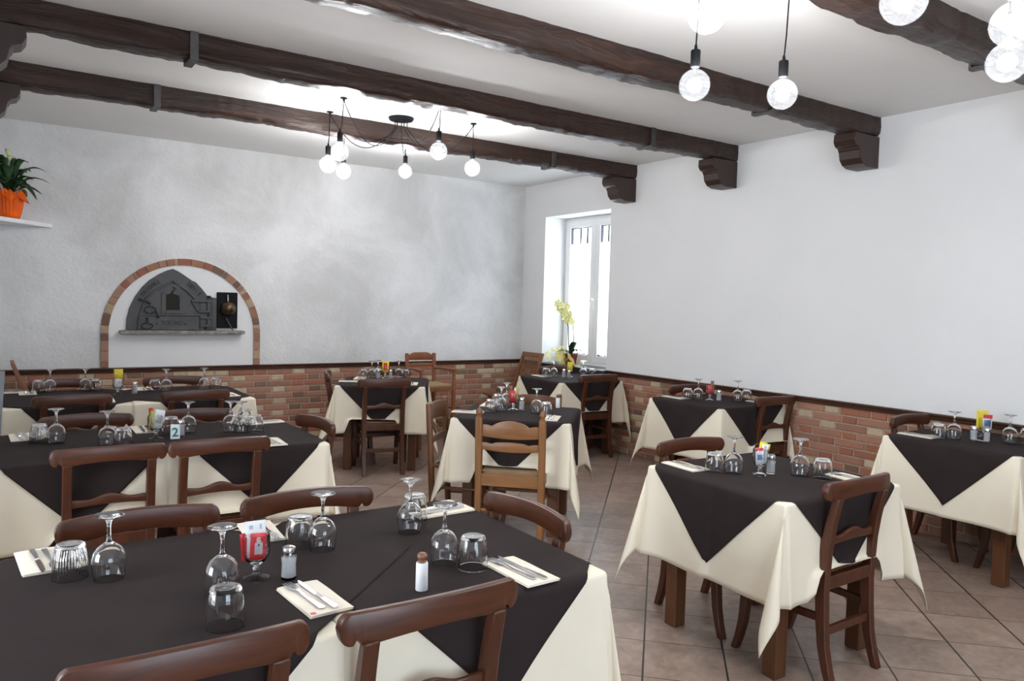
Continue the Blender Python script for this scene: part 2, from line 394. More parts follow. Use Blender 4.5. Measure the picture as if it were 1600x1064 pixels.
w = MB(); w.box((XL2 - 0.15, YR - 0.15, 0), (-0.6, YR, ZC)).box((1.8, YR - 0.15, 0), (X1, YR, ZC)).box((-0.6, YR - 0.15, 0), (1.8, YR, 0.25)).box((-0.6, YR - 0.15, 2.45), (1.8, YR, ZC))  # opening for the added rear lamp, out of view
struct(w.build('wall_rear', 'wall_paint', smooth=0))

# brick dado: stretchers and headers alternate in every course
TONES = [((0.40, 0.170, 0.108), 5), ((0.36, 0.160, 0.105), 4), ((0.45, 0.21, 0.135), 3), ((0.36, 0.115, 0.062), 2)]
SHORT = [((0.62, 0.49, 0.33), 6), ((0.15, 0.078, 0.052), 3), ((0.36, 0.105, 0.055), 4), ((0.22, 0.11, 0.07), 2)]
def pick(T):
    c = random.choice([t for t, n in T for _ in range(n)]); k = random.uniform(0.88, 1.1); return tuple(min(1, x * k) for x in c)
def dado(name, length, put):
    b = MB(); b.tone = []
    def bx(s0, s1, z0, z1, d0, d1, tone, mi):
        e = 0.004 if mi == 0 else 0
        ring0 = [put(s0, d0, z0), put(s1, d0, z0), put(s1, d0, z1), put(s0, d0, z1)]
        ring1 = [put(s0, d1 - e, z0), put(s1, d1 - e, z0), put(s1, d1 - e, z1), put(s0, d1 - e, z1)]
        ring2 = [put(s0 + e, d1, z0 + e), put(s1 - e, d1, z0 + e), put(s1 - e, d1, z1 - e), put(s0 + e, d1, z1 - e)]
        n0 = len(b.f); b.loft([ring0, ring1, ring2], mi=mi); b.tone += [tone] * (len(b.f) - n0)
    bx(0, length, 0, 0.765, 0, 0.012, (0.4, 0.33, 0.25), 1)
    ch = 0.0588
    for r in range(13):
        z0 = r * ch + 0.005; z1 = (r + 1) * ch - 0.006
        s = -0.25 + (0.19 if r % 2 else 0.0) + random.uniform(-0.02, 0.02); long = True
        while s < length:
            L = (0.235 if long else 0.112) + random.uniform(-0.004, 0.004)
            a, e = max(s, 0), min(s + L, length)
            if e - a > 0.02: bx(a, e, z0, min(z1, 0.765), 0.0, 0.017 + random.uniform(0, 0.004), pick(TONES if long and random.random() > 0.06 else SHORT), 0)
            s += L + 0.012; long = not long
    return struct(b.build(name, ['brick', 'mortar'], smooth=0))
dado('wall_back_brick_dado', X1 - XL, lambda s, d, z: (XL + s, Y1 - d, z))
dado('wall_right_brick_dado_far', Y1 - WY1, lambda s, d, z: (X1 - d, WY1 + s, z))
dado('wall_right_brick_dado', WY0 - YR, lambda s, d, z: (X1 - d, YR + s, z))
def moulding(name, path):   # profile swept along straight run
    prof = [(0, 0.765), (0.030, 0.765), (0.034, 0.775), (0.026, 0.782), (0.030, 0.790), (0.038, 0.797), (0.038, 0.807), (0, 0.807)]
    b = MB(); b.loft([[path(0, d, z) for d, z in prof], [path(1, d, z) for d, z in prof]])
    return struct(b.build(name, 'rail', smooth=0))
moulding('trim_1', lambda t, d, z: (XL + t * (X1 - XL), Y1 - d, z))
moulding('trim_2', lambda t, d, z: (X1 - d, YR + t * (WY0 - YR), z))
moulding('trim_3', lambda t, d, z: (X1 - d, WY1 + t * (Y1 - WY1), z))

# ------------------------------------------------------------------ window
wx = X1 + 0.30
def frame_rect(b, y0, y1, z0, z1, t, x0, x1):
    b.box((x0, y0, z0), (x1, y0 + t, z1)); b.box((x0, y1 - t, z0), (x1, y1, z1)); b.box((x0, y0 + t, z0), (x1, y1 - t, z0 + t)); b.box((x0, y0 + t, z1 - t), (x1, y1 - t, z1))
b = MB(); frame_rect(b, WY0, WY1, WZ0, WZ1, 0.055, wx, wx + 0.07)
win = struct(b.build('window_1', 'pvc', smooth=0, bevel=0.004))
mid = (WY0 + WY1) / 2
for (a, e) in ((WY0 + 0.04, mid - 0.002), (mid + 0.002, WY1 - 0.04)):
    b = MB(); frame_rect(b, a, e, WZ0 + 0.035, WZ1 - 0.04, 0.075, wx - 0.022, wx + 0.05)
    sash = b.build('sash', 'pvc', win, smooth=0, bevel=0.005)
    b = MB(); frame_rect(b, a + 0.072, e - 0.072, WZ0 + 0.107, WZ1 - 0.112, 0.010, wx - 0.010, wx + 0.02); b.build('gasket', 'gasket', sash, smooth=0)
    MB().box((wx + 0.004, a + 0.08, WZ0 + 0.115), (wx + 0.012, e - 0.08, WZ1 - 0.12)).build('pane', 'pane', sash, smooth=0)
    za, zb = WZ0 + 0.13, 2.16
    b = MB(); b.grid(40, 6, lambda u, v, a=a, e=e: (wx - 0.018 - 0.006 * math.sin(u * 46), a + 0.085 + u * (e - a - 0.17), za + v * (zb - za)))
    cu = b.build('sheer_curtain', 'sheer', win)
    b = MB().tube([(wx - 0.018, a + 0.07, zb), (wx - 0.018, e - 0.07, zb)], 0.005); b.build('curtain_rod', 'white_gloss', cu)
b = MB().box((wx - 0.034, mid - 0.014, 1.42), (wx - 0.022, mid + 0.014, 1.56)); b.box((wx - 0.062, mid - 0.010, 1.525), (wx - 0.034, mid + 0.010, 1.545)); b.tube([(wx - 0.058, mid + 0.0, 1.54), (wx - 0.060, mid + 0.03, 1.52), (wx - 0.060, mid + 0.035, 1.40)], 0.009)
b.build('handle', 'pvc', win, bevel=0.003)
b = MB().box((wx - 0.05, WY0 + 0.0, WZ0 - 0.02), (wx + 0.02, WY1, WZ0 + 0.012)); b.build('sill_bar', 'pvc', win, smooth=0)
g = MB()
for k in range(9): yy = WY0 + 0.07 + k * 0.123; g.box((wx + 0.16, yy - 0.007, WZ0), (wx + 0.174, yy + 0.007, WZ1))
g.box((wx + 0.15, WY0, 1.2), (wx + 0.156, WY1, 1.225))
gr = g.build('window_grille', 'black', smooth=0); tag(gr, 'black iron security bars outside the white window', 'window grille')
b = MB().box((X1 - 0.05, WY0 - 0.03, 0.755), (X1 + 0.30, WY1 + 0.03, 0.800))
struct(b.build('window_sill', 'slate', smooth=0, bevel=0.004))
struct(MB().box((X1 - 0.03, WY0 - 0.0, 0.0), (X1, WY1, 0.755)).build('trim_4', 'dark_grey', smooth=0))
# facade across the street, seen only as brightness through the glass
struct(MB().box((9.6, 2.0, -0.5), (9.8, 14.0, 2.6)).box((9.55, 7.0, 1.0), (9.6, 8.2, 2.2)).build('exterior_wall', simple('pale_pink_render', (0.80, 0.66, 0.60), 0.8), smooth=0))

# ------------------------------------------------------------------ beams, corbels, straps
def beam(y0, x0, label, idx, straps, wdt=0.15, ht=0.135):
    rnd = random.Random(idx * 11)
    ph = [rnd.uniform(0, 6.28) for _ in range(8)]
    n = 170; rings = []
    for i in range(n + 1):
        x = x0 + (X1 - x0) * i / n
        wob = lambda k, f, a: a * math.sin(x * f + ph[k]) + a * 0.7 * math.sin(x * f * 2.7 + ph[(k + 3) % 8]) + a * 0.5 * math.sin(x * f * 7.3 + ph[(k + 5) % 8]) + rnd.uniform(-0.0035, 0.0035)
        zb = ZC - ht + wob(0, 3.1, 0.005); zf = ZC - ht + wob(1, 2.6, 0.005)
        yn = y0 + wob(2, 2.2, 0.003); yf = y0 + wdt + wob(3, 2.4, 0.004); ch = 0.018 + rnd.uniform(-0.004, 0.006)
        rings.append([(x, yn, ZC), (x, yn - 0.004 + rnd.uniform(-0.002, 0.002), ZC - ht * 0.5), (x, yn, zb + ch), (x, yn + ch, zb), (x, (yn + yf) / 2, zb - 0.004 + rnd.uniform(-0.003, 0.003)), (x, yf - ch, zf), (x, yf, zf + ch), (x, yf, ZC)])
    root = thing('ceiling_beam', label, 'beam', (0, 0, 0), 0, 'timber beams across the ceiling')
    MB().loft(rings).build('timber', 'beam', root, smooth=50)
    for sx in straps:
        b = MB(); t = 0.008; b.box((sx - 0.022, y0 - 0.014, ZC - ht - 0.012), (sx + 0.022, y0, ZC)); b.box((sx - 0.022, y0, ZC - ht - 0.012), (sx + 0.022, y0 + wdt + 0.004, ZC - ht + 0.004)); b.box((sx - 0.022, y0 + wdt - 0.004, ZC - ht - 0.012), (sx + 0.022, y0 + wdt + 0.010, ZC))
        b.build('iron_strap', 'strap', root, smooth=0, bevel=0.003)
    return root
LB = ['dark hewn ceiling beam nearest the oven wall, behind the six bulb cluster', 'dark hewn ceiling beam second from the oven wall', 'dark hewn ceiling beam third from the oven wall, behind the near bulbs', 'dark hewn ceiling beam at the upper right corner, nearest the viewer']
BY = [5.59, 4.355, 3.10, 1.81]
beam(BY[0], XL, LB[0], 1, (0.875, 4.17)); beam(BY[1], XL, LB[1], 2, (0.86, 4.20)); beam(BY[2], XL2, LB[2], 3, (-1.0, 4.02)); beam(BY[3], XL2, LB[3], 4, (-1.0, 4.1), 0.16)
def corbel(x, y, flip, label):
    b = MB()
    p = [(0, 0.0), (-0.30, 0.0), (-0.305, -0.055), (-0.285, -0.085), (-0.25, -0.098), (-0.245, -0.112), (-0.238, -0.118), (-0.225, -0.17), (-0.19, -0.205), (-0.14, -0.222), (0, -0.222)]
    p = [(x - flip * 0 + (q[0] if flip > 0 else -q[0]), ZC - 0.137 + q[1]) for q in p]
    b.prism(p, y - 0.005, y + 0.158, 'y')
    o = b.build('beam_corbel', 'corbel', smooth=25, bevel=0.004); tag(o, label, 'corbel', 'carved wooden corbels')
for k in range(4):
    corbel(X1, BY[k], 1, ['carved wooden corbel above the window, under the beam nearest the oven wall', 'carved wooden corbel on the white right wall, middle of the three', 'largest looking carved wooden corbel on the white right wall', 'carved wooden corbel under the beam nearest the viewer'][k])
for k in range(2):
    corbel(XL, BY[k], -1, ['carved corbel at the left end of the beam nearest the oven wall', 'carved corbel at the left end of the second beam from the oven wall'][k])

# ------------------------------------------------------------------ tables and cloths
ZT = 0.730
def make_table(name_label, cx, cy, rz, hx, hy):
    t = thing('dining_table', name_label, 'table', (cx, cy, 0), rz, 'wooden dining tables under cloths')
    MB().box((-hx + .008, -hy + .008, ZT - 0.03), (hx - .008, hy - .008, ZT)).build('tabletop', 'tableleg', t, smooth=0, bevel=0.004)
    b = MB(); i = 0.075; zt, zb = ZT - 0.03, ZT - 0.11
    b.box((-hx + i + .06, -hy + i, zb), (hx - i - .06, -hy + i + .022, zt)).box((-hx + i + .06, hy - i - .022, zb), (hx - i - .06, hy - i, zt))
    b.box((-hx + i, -hy + i + .06, zb), (-hx + i + .022, hy - i - .06, zt)).box((hx - i - .022, -hy + i + .06, zb), (hx - i, hy - i - .06, zt))
    b.build('apron', 'tableleg', t, smooth=0)
    for sx in (-1, 1):
        for sy in (-1, 1):
            x, y = sx * (hx - i - 0.03), sy * (hy - i - 0.03)
            MB().sweep_rect([(x, y, 0), (x, y, ZT - 0.03)], 0.068, 0.068).build('leg', 'tableleg', t, smooth=0, bevel=0.006)
    return t
RB = 0.012
def hang(d, lift, flare):
    q = PI / 2 * RB
    if d <= q:
        a = d / RB; return ((RB + lift) * math.sin(a), (RB + lift) * (1 - math.cos(a)), 0.0)
    s = d - q; return (RB + lift + flare * s, RB + lift + s * 0.998, s)
def drape(u, v, hx, hy, lift, P):
    x, y, z = drape_free(u, v, hx, hy, lift, P)
    if z < -0.02: x = max(P['xmin'], min(P['xmax'] + lift, x))   # the wall stops it
    return (x, y, z)
def drape_free(u, v, hx, hy, lift, P):
    """a flat cloth point (u,v) over a table top of half size hx,hy -> local position relative to the table top"""
    ax, ay = hx - RB, hy - RB
    du, dv = max(abs(u) - ax, 0), max(abs(v) - ay, 0); su, sv = (1 if u > 0 else -1), (1 if v > 0 else -1)
    fl, amp, ph = P['flare'], P['amp'], P['ph']
    if du == 0 and dv == 0: return (u, v, lift)
    if dv == 0 or du == 0:
        if dv == 0: d, along, lim = du, v, ay
        else: d, along, lim = dv, u, ax
        o, dn, s = hang(d, lift, fl)
        if s > 0:
            o += amp * min(1, s / 0.25) * math.sin(along * 15 + ph + su * 2 + sv) + 0.0025 * math.exp(-(along / 0.008) ** 2)
            e = max(0, (abs(along) - lim + 0.10) / 0.10); o += 0.06 * s * e * e * P['billow']
        z = lift - dn
        side = ('x' if dv == 0 else 'y') + ('+' if (su if dv == 0 else sv) > 0 else '-')
        for (sd, c0, hw) in P['seats']:
            if sd == side:
                wgt = 1 - ease(hw, hw + 0.06, abs(along - c0)); zs = 0.4525 - ZT + lift
                if wgt > 0 and z < zs:
                    ex = (zs - z) * wgt; z += ex; o += min(ex * 0.6, P['lay'])
        if dv == 0: return (su * (ax + o), v, z)
        return (u, sv * (ay + o), z)
    r = math.hypot(du, dv); th = math.atan2(dv, du); o, dn, s = hang(r, lift, fl)
    T, az0, wid = P['corner'].get((su, sv), (0.22, 45, 64))
    t = th / (PI / 2); tilt = T * math.sin(2 * th) ** 0.75 * min(1, s / 0.05); az = math.radians(az0 + wid * (1 - 2 * t))
    ho = s * math.sin(tilt); oo = o + 0.06 * s * P['billow'] * (1 - math.sin(2 * th))
    return (su * (ax + oo * math.cos(th) + ho * math.cos(az)), sv * (ay + oo * math.sin(th) + ho * math.sin(az)), lift - (dn - s) - s * math.cos(tilt))
def cloth_props(seed, seats=(), corner=None, flare=0.03, amp=0.006, billow=1.0, lay=0.02, xmax=9, xmin=-9):
    return dict(lay=lay, xmax=xmax, xmin=xmin, ph=seed * 1.7, seats=list(seats), corner=corner or {}, flare=flare, amp=amp, billow=billow)
def white_cloth(label, cx, cy, rz, hx, hy, u0, u1, v0, v1, lift, P, lx=0):
    def cuts(c0, c1, h):
        n = int((c1 - c0) / 0.021); L = [c0 + (c1 - c0) * i / n for i in range(n + 1)]
        q = PI / 2 * RB; keep = [c for c in L if not any(-0.012 < sg * c - (h - RB) < q + 0.012 for sg in (-1, 1))]
        return sorted(keep + [sg * (h - RB + q * j / 4) for sg in (-1, 1) for j in range(5) if c0 < sg * (h - RB + q * j / 4) < c1])
    U, V = cuts(u0, u1, hx), cuts(v0, v1, hy); nu, nv = len(U) - 1, len(V) - 1
    b = MB(); b.grid(nu, nv, lambda a, c: drape(U[round(a * nu)], V[round(c * nv)], hx, hy, lift, P))
    o = b.build('tablecloth', 'cream', smooth=70, fix=False); o.location = (cx, cy, ZT + 0.001); o.rotation_euler = (0, 0, rz)
    s = o.modifiers.new('thickness', 'SOLIDIFY'); s.thickness = 0.0015; s.offset = 1
    return tag(o, label, 'tablecloth', 'cream tablecloths')
def brown_cloth(label, cx, cy, rz, hx, hy, ou, ov, lift, P, half=0.5, twist=0.0):
    n = 104; b = MB(); k = math.cos(PI / 4 + twist), math.sin(PI / 4 + twist)
    def fn(a, c):
        p, q = (a * 2 - 1) * half, (c * 2 - 1) * half
        return drape(ou + p * k[0] - q * k[1], ov + p * k[1] + q * k[0], hx, hy, lift, P)
    b.grid(n, n, fn)
    o = b.build('table_overlay', 'brown', smooth=70, fix=False); o.location = (cx, cy, ZT + 0.001); o.rotation_euler = (0, 0, rz)
    s = o.modifiers.new('thickness', 'SOLIDIFY'); s.thickness = 0.0012; s.offset = 1
    return tag(o, label, 'tablecloth', 'dark brown overlays')
HR = lambda d: math.radians(d)
SW = 0.185
TB = {  # cx, cy, rotation, half x, half y
 'R': (2.85, 2.14, HR(-2), .375, .385), 'C': (2.86, 6.27, HR(-30), .38, .38), 'M': (2.89, 4.17, HR(-44), .38, .38),
 'D': (4.74, 5.97, HR(-2), .375, .375), 'E': (4.74, 4.09, HR(0), .375, .375), 'F': (4.79, 2.15, HR(0), .375, .375)}
NM = {'R': 'the front right table', 'C': 'the tall armchair table', 'M': 'the centre table', 'D': 'the table under the window',
      'E': 'the mid right wall table', 'F': 'the right edge table', 'A': 'the front long table', 'B': 'the middle long table', 'G': 'the rear long table'}
SEATS = {'R': [('y-', 0.0, SW), ('y+', 0.0, SW)], 'C': [('y-', -0.05, SW), ('y+', 0.0, SW), ('x-', 0.0, SW)], 'M': [('x-', 0.0, SW), ('y-', 0.0, SW), ('y+', 0.0, SW)],
         'D': [('y-', 0.0, SW), ('y+', 0.2, SW)], 'E': [('y-', 0.18, SW), ('y+', 0.14, SW)], 'F': [('y-', 0.1, SW), ('y+', 0.1, SW)]}
CORN = {'R': {(-1, -1): (0.25, 5, 66), (-1, 1): (0.22, 40, 64), (1, -1): (0.24, 30, 64)}, 'M': {(-1, 1): (0.34, 45, 60), (1, -1): (0.22, 55, 66)}, 'C': {(-1, -1): (0.28, 30, 60), (1, -1): (0.26, 35, 60)}}
for i, k in enumerate(['R', 'C', 'M', 'D', 'E', 'F']):
    cx, cy, rz, hx, hy = TB[k]
    make_table('brown square legged table under %s cloth' % {'R': 'the front right', 'C': 'the rear, tall armchair side', 'M': 'the centre', 'D': 'the window corner', 'E': 'the mid right wall', 'F': 'the far right edge'}[k], cx, cy, rz, hx, hy)
    L = 0.775
    P = cloth_props(i + 1, SEATS[k], CORN.get(k), xmax=(5.150 - cx) if k in 'DEF' else 9)
    white_cloth('cream cotton tablecloth hanging in corner points on ' + NM[k], cx, cy, rz, hx, hy, -L, L, -L, L, 0.0, P)
    brown_cloth('dark brown overlay set diagonally on ' + NM[k], cx, cy, rz, hx, hy, 0, 0, 0.0045, P, twist=[0.01, -0.015, 0.0, 0.02, -0.01, 0.012][i])
# long tables: two tables pushed together
LONG = {'A': (.655, 1.99, 0, .73, .438), 'B': (.655, 4.10, 0, .73, .425), 'G': (.76, 6.0, 0, .77, .45)}
LSEAT = {'A': [('y-', -0.36, SW), ('y-', 0.15, SW), ('y+', -0.31, SW), ('y+', 0.21, SW), ('x+', 0.0, SW)], 'B': [('y-', -0.26, SW), ('y-', 0.18, SW), ('y+', -0.27, SW), ('y+', 0.25, SW), ('x+', -0.09, SW)],
         'G': [('y-', -0.37, SW), ('y-', 0.36, SW), ('y+', -0.37, SW), ('y+', 0.39, SW)]}
for i, k in enumerate('ABG'):
    cx, cy, rz, hx, hy = LONG[k]
    for s in (-1, 1):
        end = 'left' if s < 0 else 'right'
        make_table('brown square legged table, %s half of %s' % (end, NM[k]), cx + s * hx / 2, cy, 0, hx / 2, hy)
        P = cloth_props(i + 8 + s * 0.3, LSEAT[k], {(1, -1): (0.15, 30, 66), (-1, -1): (0.2, 45, 60)}, flare=0.02, lay=0.06, xmin=XL + .012 - cx)
        u0, u1 = (-hx - 0.36, 0.03) if s < 0 else (-0.03, hx + 0.37)
        white_cloth('cream tablecloth on the %s half of %s' % (end, NM[k]), cx, cy, 0, hx, hy, u0, u1, -hy - 0.35, hy + 0.35, 0.0 if s < 0 else 0.0022, P)
        brown_cloth('dark brown overlay on the %s half of %s' % (end, NM[k]), cx, cy, 0, hx, hy, s * hx / 2 + (0.0 if s < 0 else 0.02), 0, (0.0062 if s > 0 else 0.0080), P, half=0.5, twist=0.01 * s)

# ------------------------------------------------------------------ chairs
def rounded_rail(b, xs, top, bot, yc, th, mi=0, rad=0.35):
    """a bent rail: for each x a rounded upright cross section"""
    rings = []
    for x in xs:
        zt, zb, y = top(x), bot(x), yc(x); h = zt - zb; r = min(th * rad, h * 0.45); hh = th / 2
        pr = [(-hh, zb + r), (-hh + r * .3, zb + r * .3), (-hh + r, zb), (hh - r, zb), (hh - r * .3, zb + r * .3), (hh, zb + r), (hh, zt - r), (hh - r * .3, zt - r * .3), (hh - r, zt), (-hh + r, zt), (-hh + r * .3, zt - r * .3), (-hh, zt - r)]
        rings.append([(x, y + p, z) for p, z in pr])
    b.loft(rings, mi=mi)
def lin(a, b, n): return [a + (b - a) * i / n for i in range(n + 1)]
def seat_pad(b, wf, wb, yf, yb, z0, z1):
    def fn(u, v):
        y = yb + (yf - yb) * v; w = (wb + (wf - wb) * v) / 2
        e = min(1, min(u, 1 - u, v, 1 - v) / 0.09); return (-w + 2 * w * u, y, z1 - 0.010 * (1 - e) ** 2 - 0.008 * math.sin(PI * u) * math.sin(PI * v))
    b.grid(14, 14, fn)
    b.box((-wb / 2 + .01, yb + .005, z0), (wb / 2 - .01, yf - .005, z1 - 0.012))
def chair_curved():
    t = thing('dining_chair', '', 'chair', (0, 0, 0), 0, 'dark dining chairs with curved scroll top rails')
    path = [(-.222, 0), (-.200, .07), (-.182, .15), (-.172, .25), (-.166, .36), (-.168, .44), (-.176, .54), (-.190, .63), (-.206, .70), (-.218, .745)]
    for s in (-1, 1):
        MB().sweep_rect([(s * .160, y, z) for y, z in path], .036, [.030, .034, .038, .042, .044, .044, .040, .036, .032, .028]).build('back_leg', 'mahogany', t, smooth=25, bevel=.004)
    fp = [(.215, 0), (.196, .06), (.180, .13), (.171, .22), (.168, .31), (.172, .42)]
    for s in (-1, 1):
        MB().sweep_rect([(s * .185, y, z) for y, z in fp], .036, [.028, .031, .035, .038, .040, .040]).build('front_leg', 'mahogany', t, smooth=25, bevel=.004)
    b = MB(); hw = .224
    def ztop(x):
        a = abs(x) / hw; z = .806 + .009 * math.cos(a * PI / 2)
        if a > .90: z -= .030 * (1 - math.sqrt(max(0, 1 - ((a - .90) / .10) ** 2)))
        return z
    def zbot(x):
        a = abs(x) / hw
        z = .738 + .012 * (1 - min(1, a / .66) ** 2)
        if a > .80: z = .738 + .012 * math.sin(PI * min(1, (a - .80) / .075))
        if a > .875: z = .737
        if a > .90: z = .737 + .034 * (1 - math.sqrt(max(0, 1 - ((a - .90) / .10) ** 2)))
        return z
    xs = sorted(set(lin(-hw, -hw * .9, 10) + lin(-hw * .9, hw * .9, 72) + lin(hw * .9, hw, 10)))
    rounded_rail(b, xs, ztop, zbot, lambda x: -.228 + .032 * (x / hw) ** 2, .026, rad=.24)
    b.build('top_rail', 'mahogany_x', t, smooth=40)
    b = MB(); xs = lin(-.150, .150, 30)
    rounded_rail(b, xs, lambda x: .592 + .010 * math.cos(x / .165 * PI) + .006 * math.cos(x / .165 * 2.2 * PI), lambda x: .548 + .012 * (1 - (x / .165) ** 2), lambda x: -.178 - .010 * (1 - (x / .165) ** 2), .020)
    b.build('back_rail', 'mahogany_x', t, smooth=40)
    b = MB(); b.box((-.148, -.185, .372), (.148, -.155, .425)).box((-.170, .158, .372), (.170, .186, .425))
    for s in (-1, 1): b.loft([[(s * .162 - .014, -.16, .378), (s * .162 + .014, -.16, .378), (s * .162 + .014, -.16, .425), (s * .162 - .014, -.16, .425)], [(s * .182 - .014, .17, .378), (s * .182 + .014, .17, .378), (s * .182 + .014, .17, .425), (s * .182 - .014, .17, .425)]])
    b.build('seat_frame', 'mahogany', t, smooth=0, bevel=.004)
    b = MB(); seat_pad(b, .40, .31, .195, -.155, .40, .442); b.build('seat', 'rush', t, smooth=50)
    for s in (-1, 1): MB().loft([[(s * .162 - .010, -.165, .245), (s * .162 + .010, -.165, .245), (s * .162 + .010, -.165, .275), (s * .162 - .010, -.165, .275)], [(s * .184 - .010, .165, .245), (s * .184 + .010, .165, .245), (s * .184 + .010, .165, .275), (s * .184 - .010, .165, .275)]]).build('stretcher', 'mahogany', t, smooth=0, bevel=.003)
    MB().box((-.148, -.187, .190), (.148, -.167, .222)).build('stretcher', 'mahogany', t, smooth=0, bevel=.003)
    MB().box((-.170, .160, .265), (.170, .180, .295)).build('stretcher', 'mahogany', t, smooth=0, bevel=.003)
    return t
def chair_ladder():
    t = thing('ladder_back_chair', '', 'chair')
    for s in (-1, 1):
        b = MB(); x = s * .195
        b.sweep_rect([(x, -.20, 0), (x, -.20, .40), (x, -.212, .62), (x, -.222, .770)], .042, .040)
        l = b.build('back_leg', 'oak', t, smooth=25, bevel=.008, seg=3)
        f = MB().lathe([(0, .765), (.016, .766), (.018, .772), (.012, .780), (.013, .784), (.0195, .796), (.020, .806), (.014, .820), (.006, .827), (.005, .832), (0, .834)], 16, (x, -.222, 0)); f.build('finial', 'oak', l, smooth=50)
        MB().sweep_rect([(s * .20, .19, 0), (s * .20, .19, .42)], .040, .040).build('front_leg', 'oak', t, smooth=0, bevel=.008, seg=3)
    for z0, h, ar in ((.645, .082, .030), (.565, .054, .008)):
        b = MB(); xs = lin(-.175, .175, 36)
        zt = lambda x, z0=z0, h=h, ar=ar: z0 + h + ar * max(0, math.cos(x / .175 * PI * .75)) - .006 * math.exp(-((abs(x) - .115) / .018) ** 2)
        zb = lambda x, z0=z0: z0 - .010 * math.cos(x / .175 * PI * .5) + .010
        rounded_rail(b, xs, zt, zb, lambda x: -.212 - .012 * (1 - (x / .175) ** 2), .018)
        b.build('slat', 'oak_x', t, smooth=40)
    b = MB(); b.box((-.178, -.214, .350), (.178, -.190, .425)).box((-.18, .18, .36), (.18, .205, .425))
    for s in (-1, 1): b.box((s * .196 - .012, -.19, .36), (s * .196 + .012, .19, .425))
    b.build('seat_frame', 'oak_x', t, smooth=0, bevel=.005)
    b = MB(); seat_pad(b, .42, .36, .21, -.19, .40, .445); b.build('seat', 'rush_light', t, smooth=50)
    for s in (-1, 1):
        for z in (.16, .27): MB().tube([(s * .196, -.2, z), (s * .2, .19, z)], .011).build('stretcher', 'oak', t)
    MB().tube([(-.195, -.2, .20), (.195, -.2, .20)], .011).build('stretcher', 'oak', t); MB().tube([(-.2, .19, .24), (.2, .19, .24)], .011).build('stretcher', 'oak', t)
    return t
def chair_post():
    t = thing('post_back_chair', '', 'chair', group='brown chairs with round posts and a curved board back')
    for s in (-1, 1):
        prof = [(0.0, 0), (.019, 0), (.021, .01), (.021, .80), (.019, .808), (.012, .813), (0, .815)]
        mt = Matrix.Translation((s * .195, -.19, 0)) @ Matrix.Rotation(math.radians(3), 4, 'X')
        MB().lathe(prof, 18, mat=mt).build('back_leg', 'walnut', t, smooth=40)
        MB().lathe([(0, 0), (.019, 0), (.020, .44), (.014, .45), (0, .452)], 16, (s * .20, .19, 0)).build('front_leg', 'walnut', t, smooth=40)
    b = MB(); xs = lin(-.178, .178, 24)
    rounded_rail(b, xs, lambda x: .785 + .014 * math.cos(x / .178 * PI / 2), lambda x: .675 + .008 * math.cos(x / .178 * PI / 2), lambda x: -.226 - .028 * (1 - (x / .178) ** 2), .018)
    b.build('top_rail', 'walnut_x', t, smooth=40)
    b = MB(); rounded_rail(b, xs, lambda x: .580, lambda x: .535, lambda x: -.214 - .022 * (1 - (x / .178) ** 2), .016); b.build('back_rail', 'walnut_x', t, smooth=40)
    b = MB(); seat_pad(b, .40, .36, .20, -.17, .405, .445); b.build('seat', 'rush_light', t, smooth=50)
    b = MB(); b.tube([(-.195, -.195, .41), (.195, -.195, .41)], .014).tube([(-.2, .19, .41), (.2, .19, .41)], .014).tube([(-.195, -.195, .41), (-.2, .19, .41)], .014).tube([(.195, -.195, .41), (.2, .19, .41)], .014); b.build('seat_frame', 'walnut', t)
    for s in (-1, 1):
        for z in (.15, .27): MB().tube([(s * .195, -.19, z), (s * .2, .19, z)], .010).build('stretcher', 'walnut', t)
    MB().tube([(-.195, -.2, .21), (.195, -.2, .21)], .010).build('stretcher', 'walnut', t); MB().tube([(-.2, .19, .21), (.2, .19, .21)], .010).build('stretcher', 'walnut', t)
    return t
def chair_high():
    t = thing('high_armchair', 'tall red-brown wooden armchair with rush seat standing by the brick wall', 'chair')
    w = .152
    for s in (-1, 1):
        MB().sweep_rect([(s * w, -.20, 0), (s * w, -.17, .60), (s * w, -.185, .93)], .036, .034).build('back_leg', 'cherry', t, smooth=25, bevel=.009, seg=3)
        MB().lathe([(0, 0), (.019, 0), (.021, .55), (.022, .63), (.017, .66), (.014, .70), (.018, .745), (.016, .775), (0, .776)], 14, (s * (w + .03), .22, 0)).build('front_leg', 'cherry', t, smooth=40)
        MB().tube([(s * w, -.175, .775), (s * (w + .012), 0, .785), (s * (w + .03), .20, .785), (s * (w + .03), .255, .783)], [.014, .017, .019, .016], 10).build('arm', 'cherry', t)
        for z in (.22, .40): MB().tube([(s * w, -.19, z), (s * (w + .03), .22, z)], .012).build('stretcher', 'cherry', t)
    for z0, h, ar in ((.858, .050, .030), (.790, .034, .004)):
        b = MB(); xs = lin(-w + .01, w - .01, 30)
        rounded_rail(b, xs, lambda x: z0 + h + ar * ease(0, 1, (1 - abs(x) / w) * 1.8), lambda x: z0, lambda x: -.182 - .012 * (1 - (x / w) ** 2), .018); b.build('slat', 'cherry', t, smooth=40)
    b = MB(); seat_pad(b, .42, .36, .225, -.165, .60, .640); b.build('seat', 'rush_light', t, smooth=50)
    b = MB(); b.box((-w, -.19, .575), (w, -.165, .615)).box((-w - .03, .205, .575), (w + .03, .232, .615))
    for s in (-1, 1): b.box((s * (w + .014) - .012, -.17, .575), (s * (w + .014) + .012, .21, .615))
    b.build('seat_frame', 'cherry', t, smooth=0, bevel=.004)
    MB().tube([(-w - .03, .22, .30), (w + .03, .22, .30)], .013).build('footrest', 'cherry', t); MB().tube([(-w, -.19, .30), (w, -.19, .30)], .012).build('stretcher', 'cherry', t)
    return t
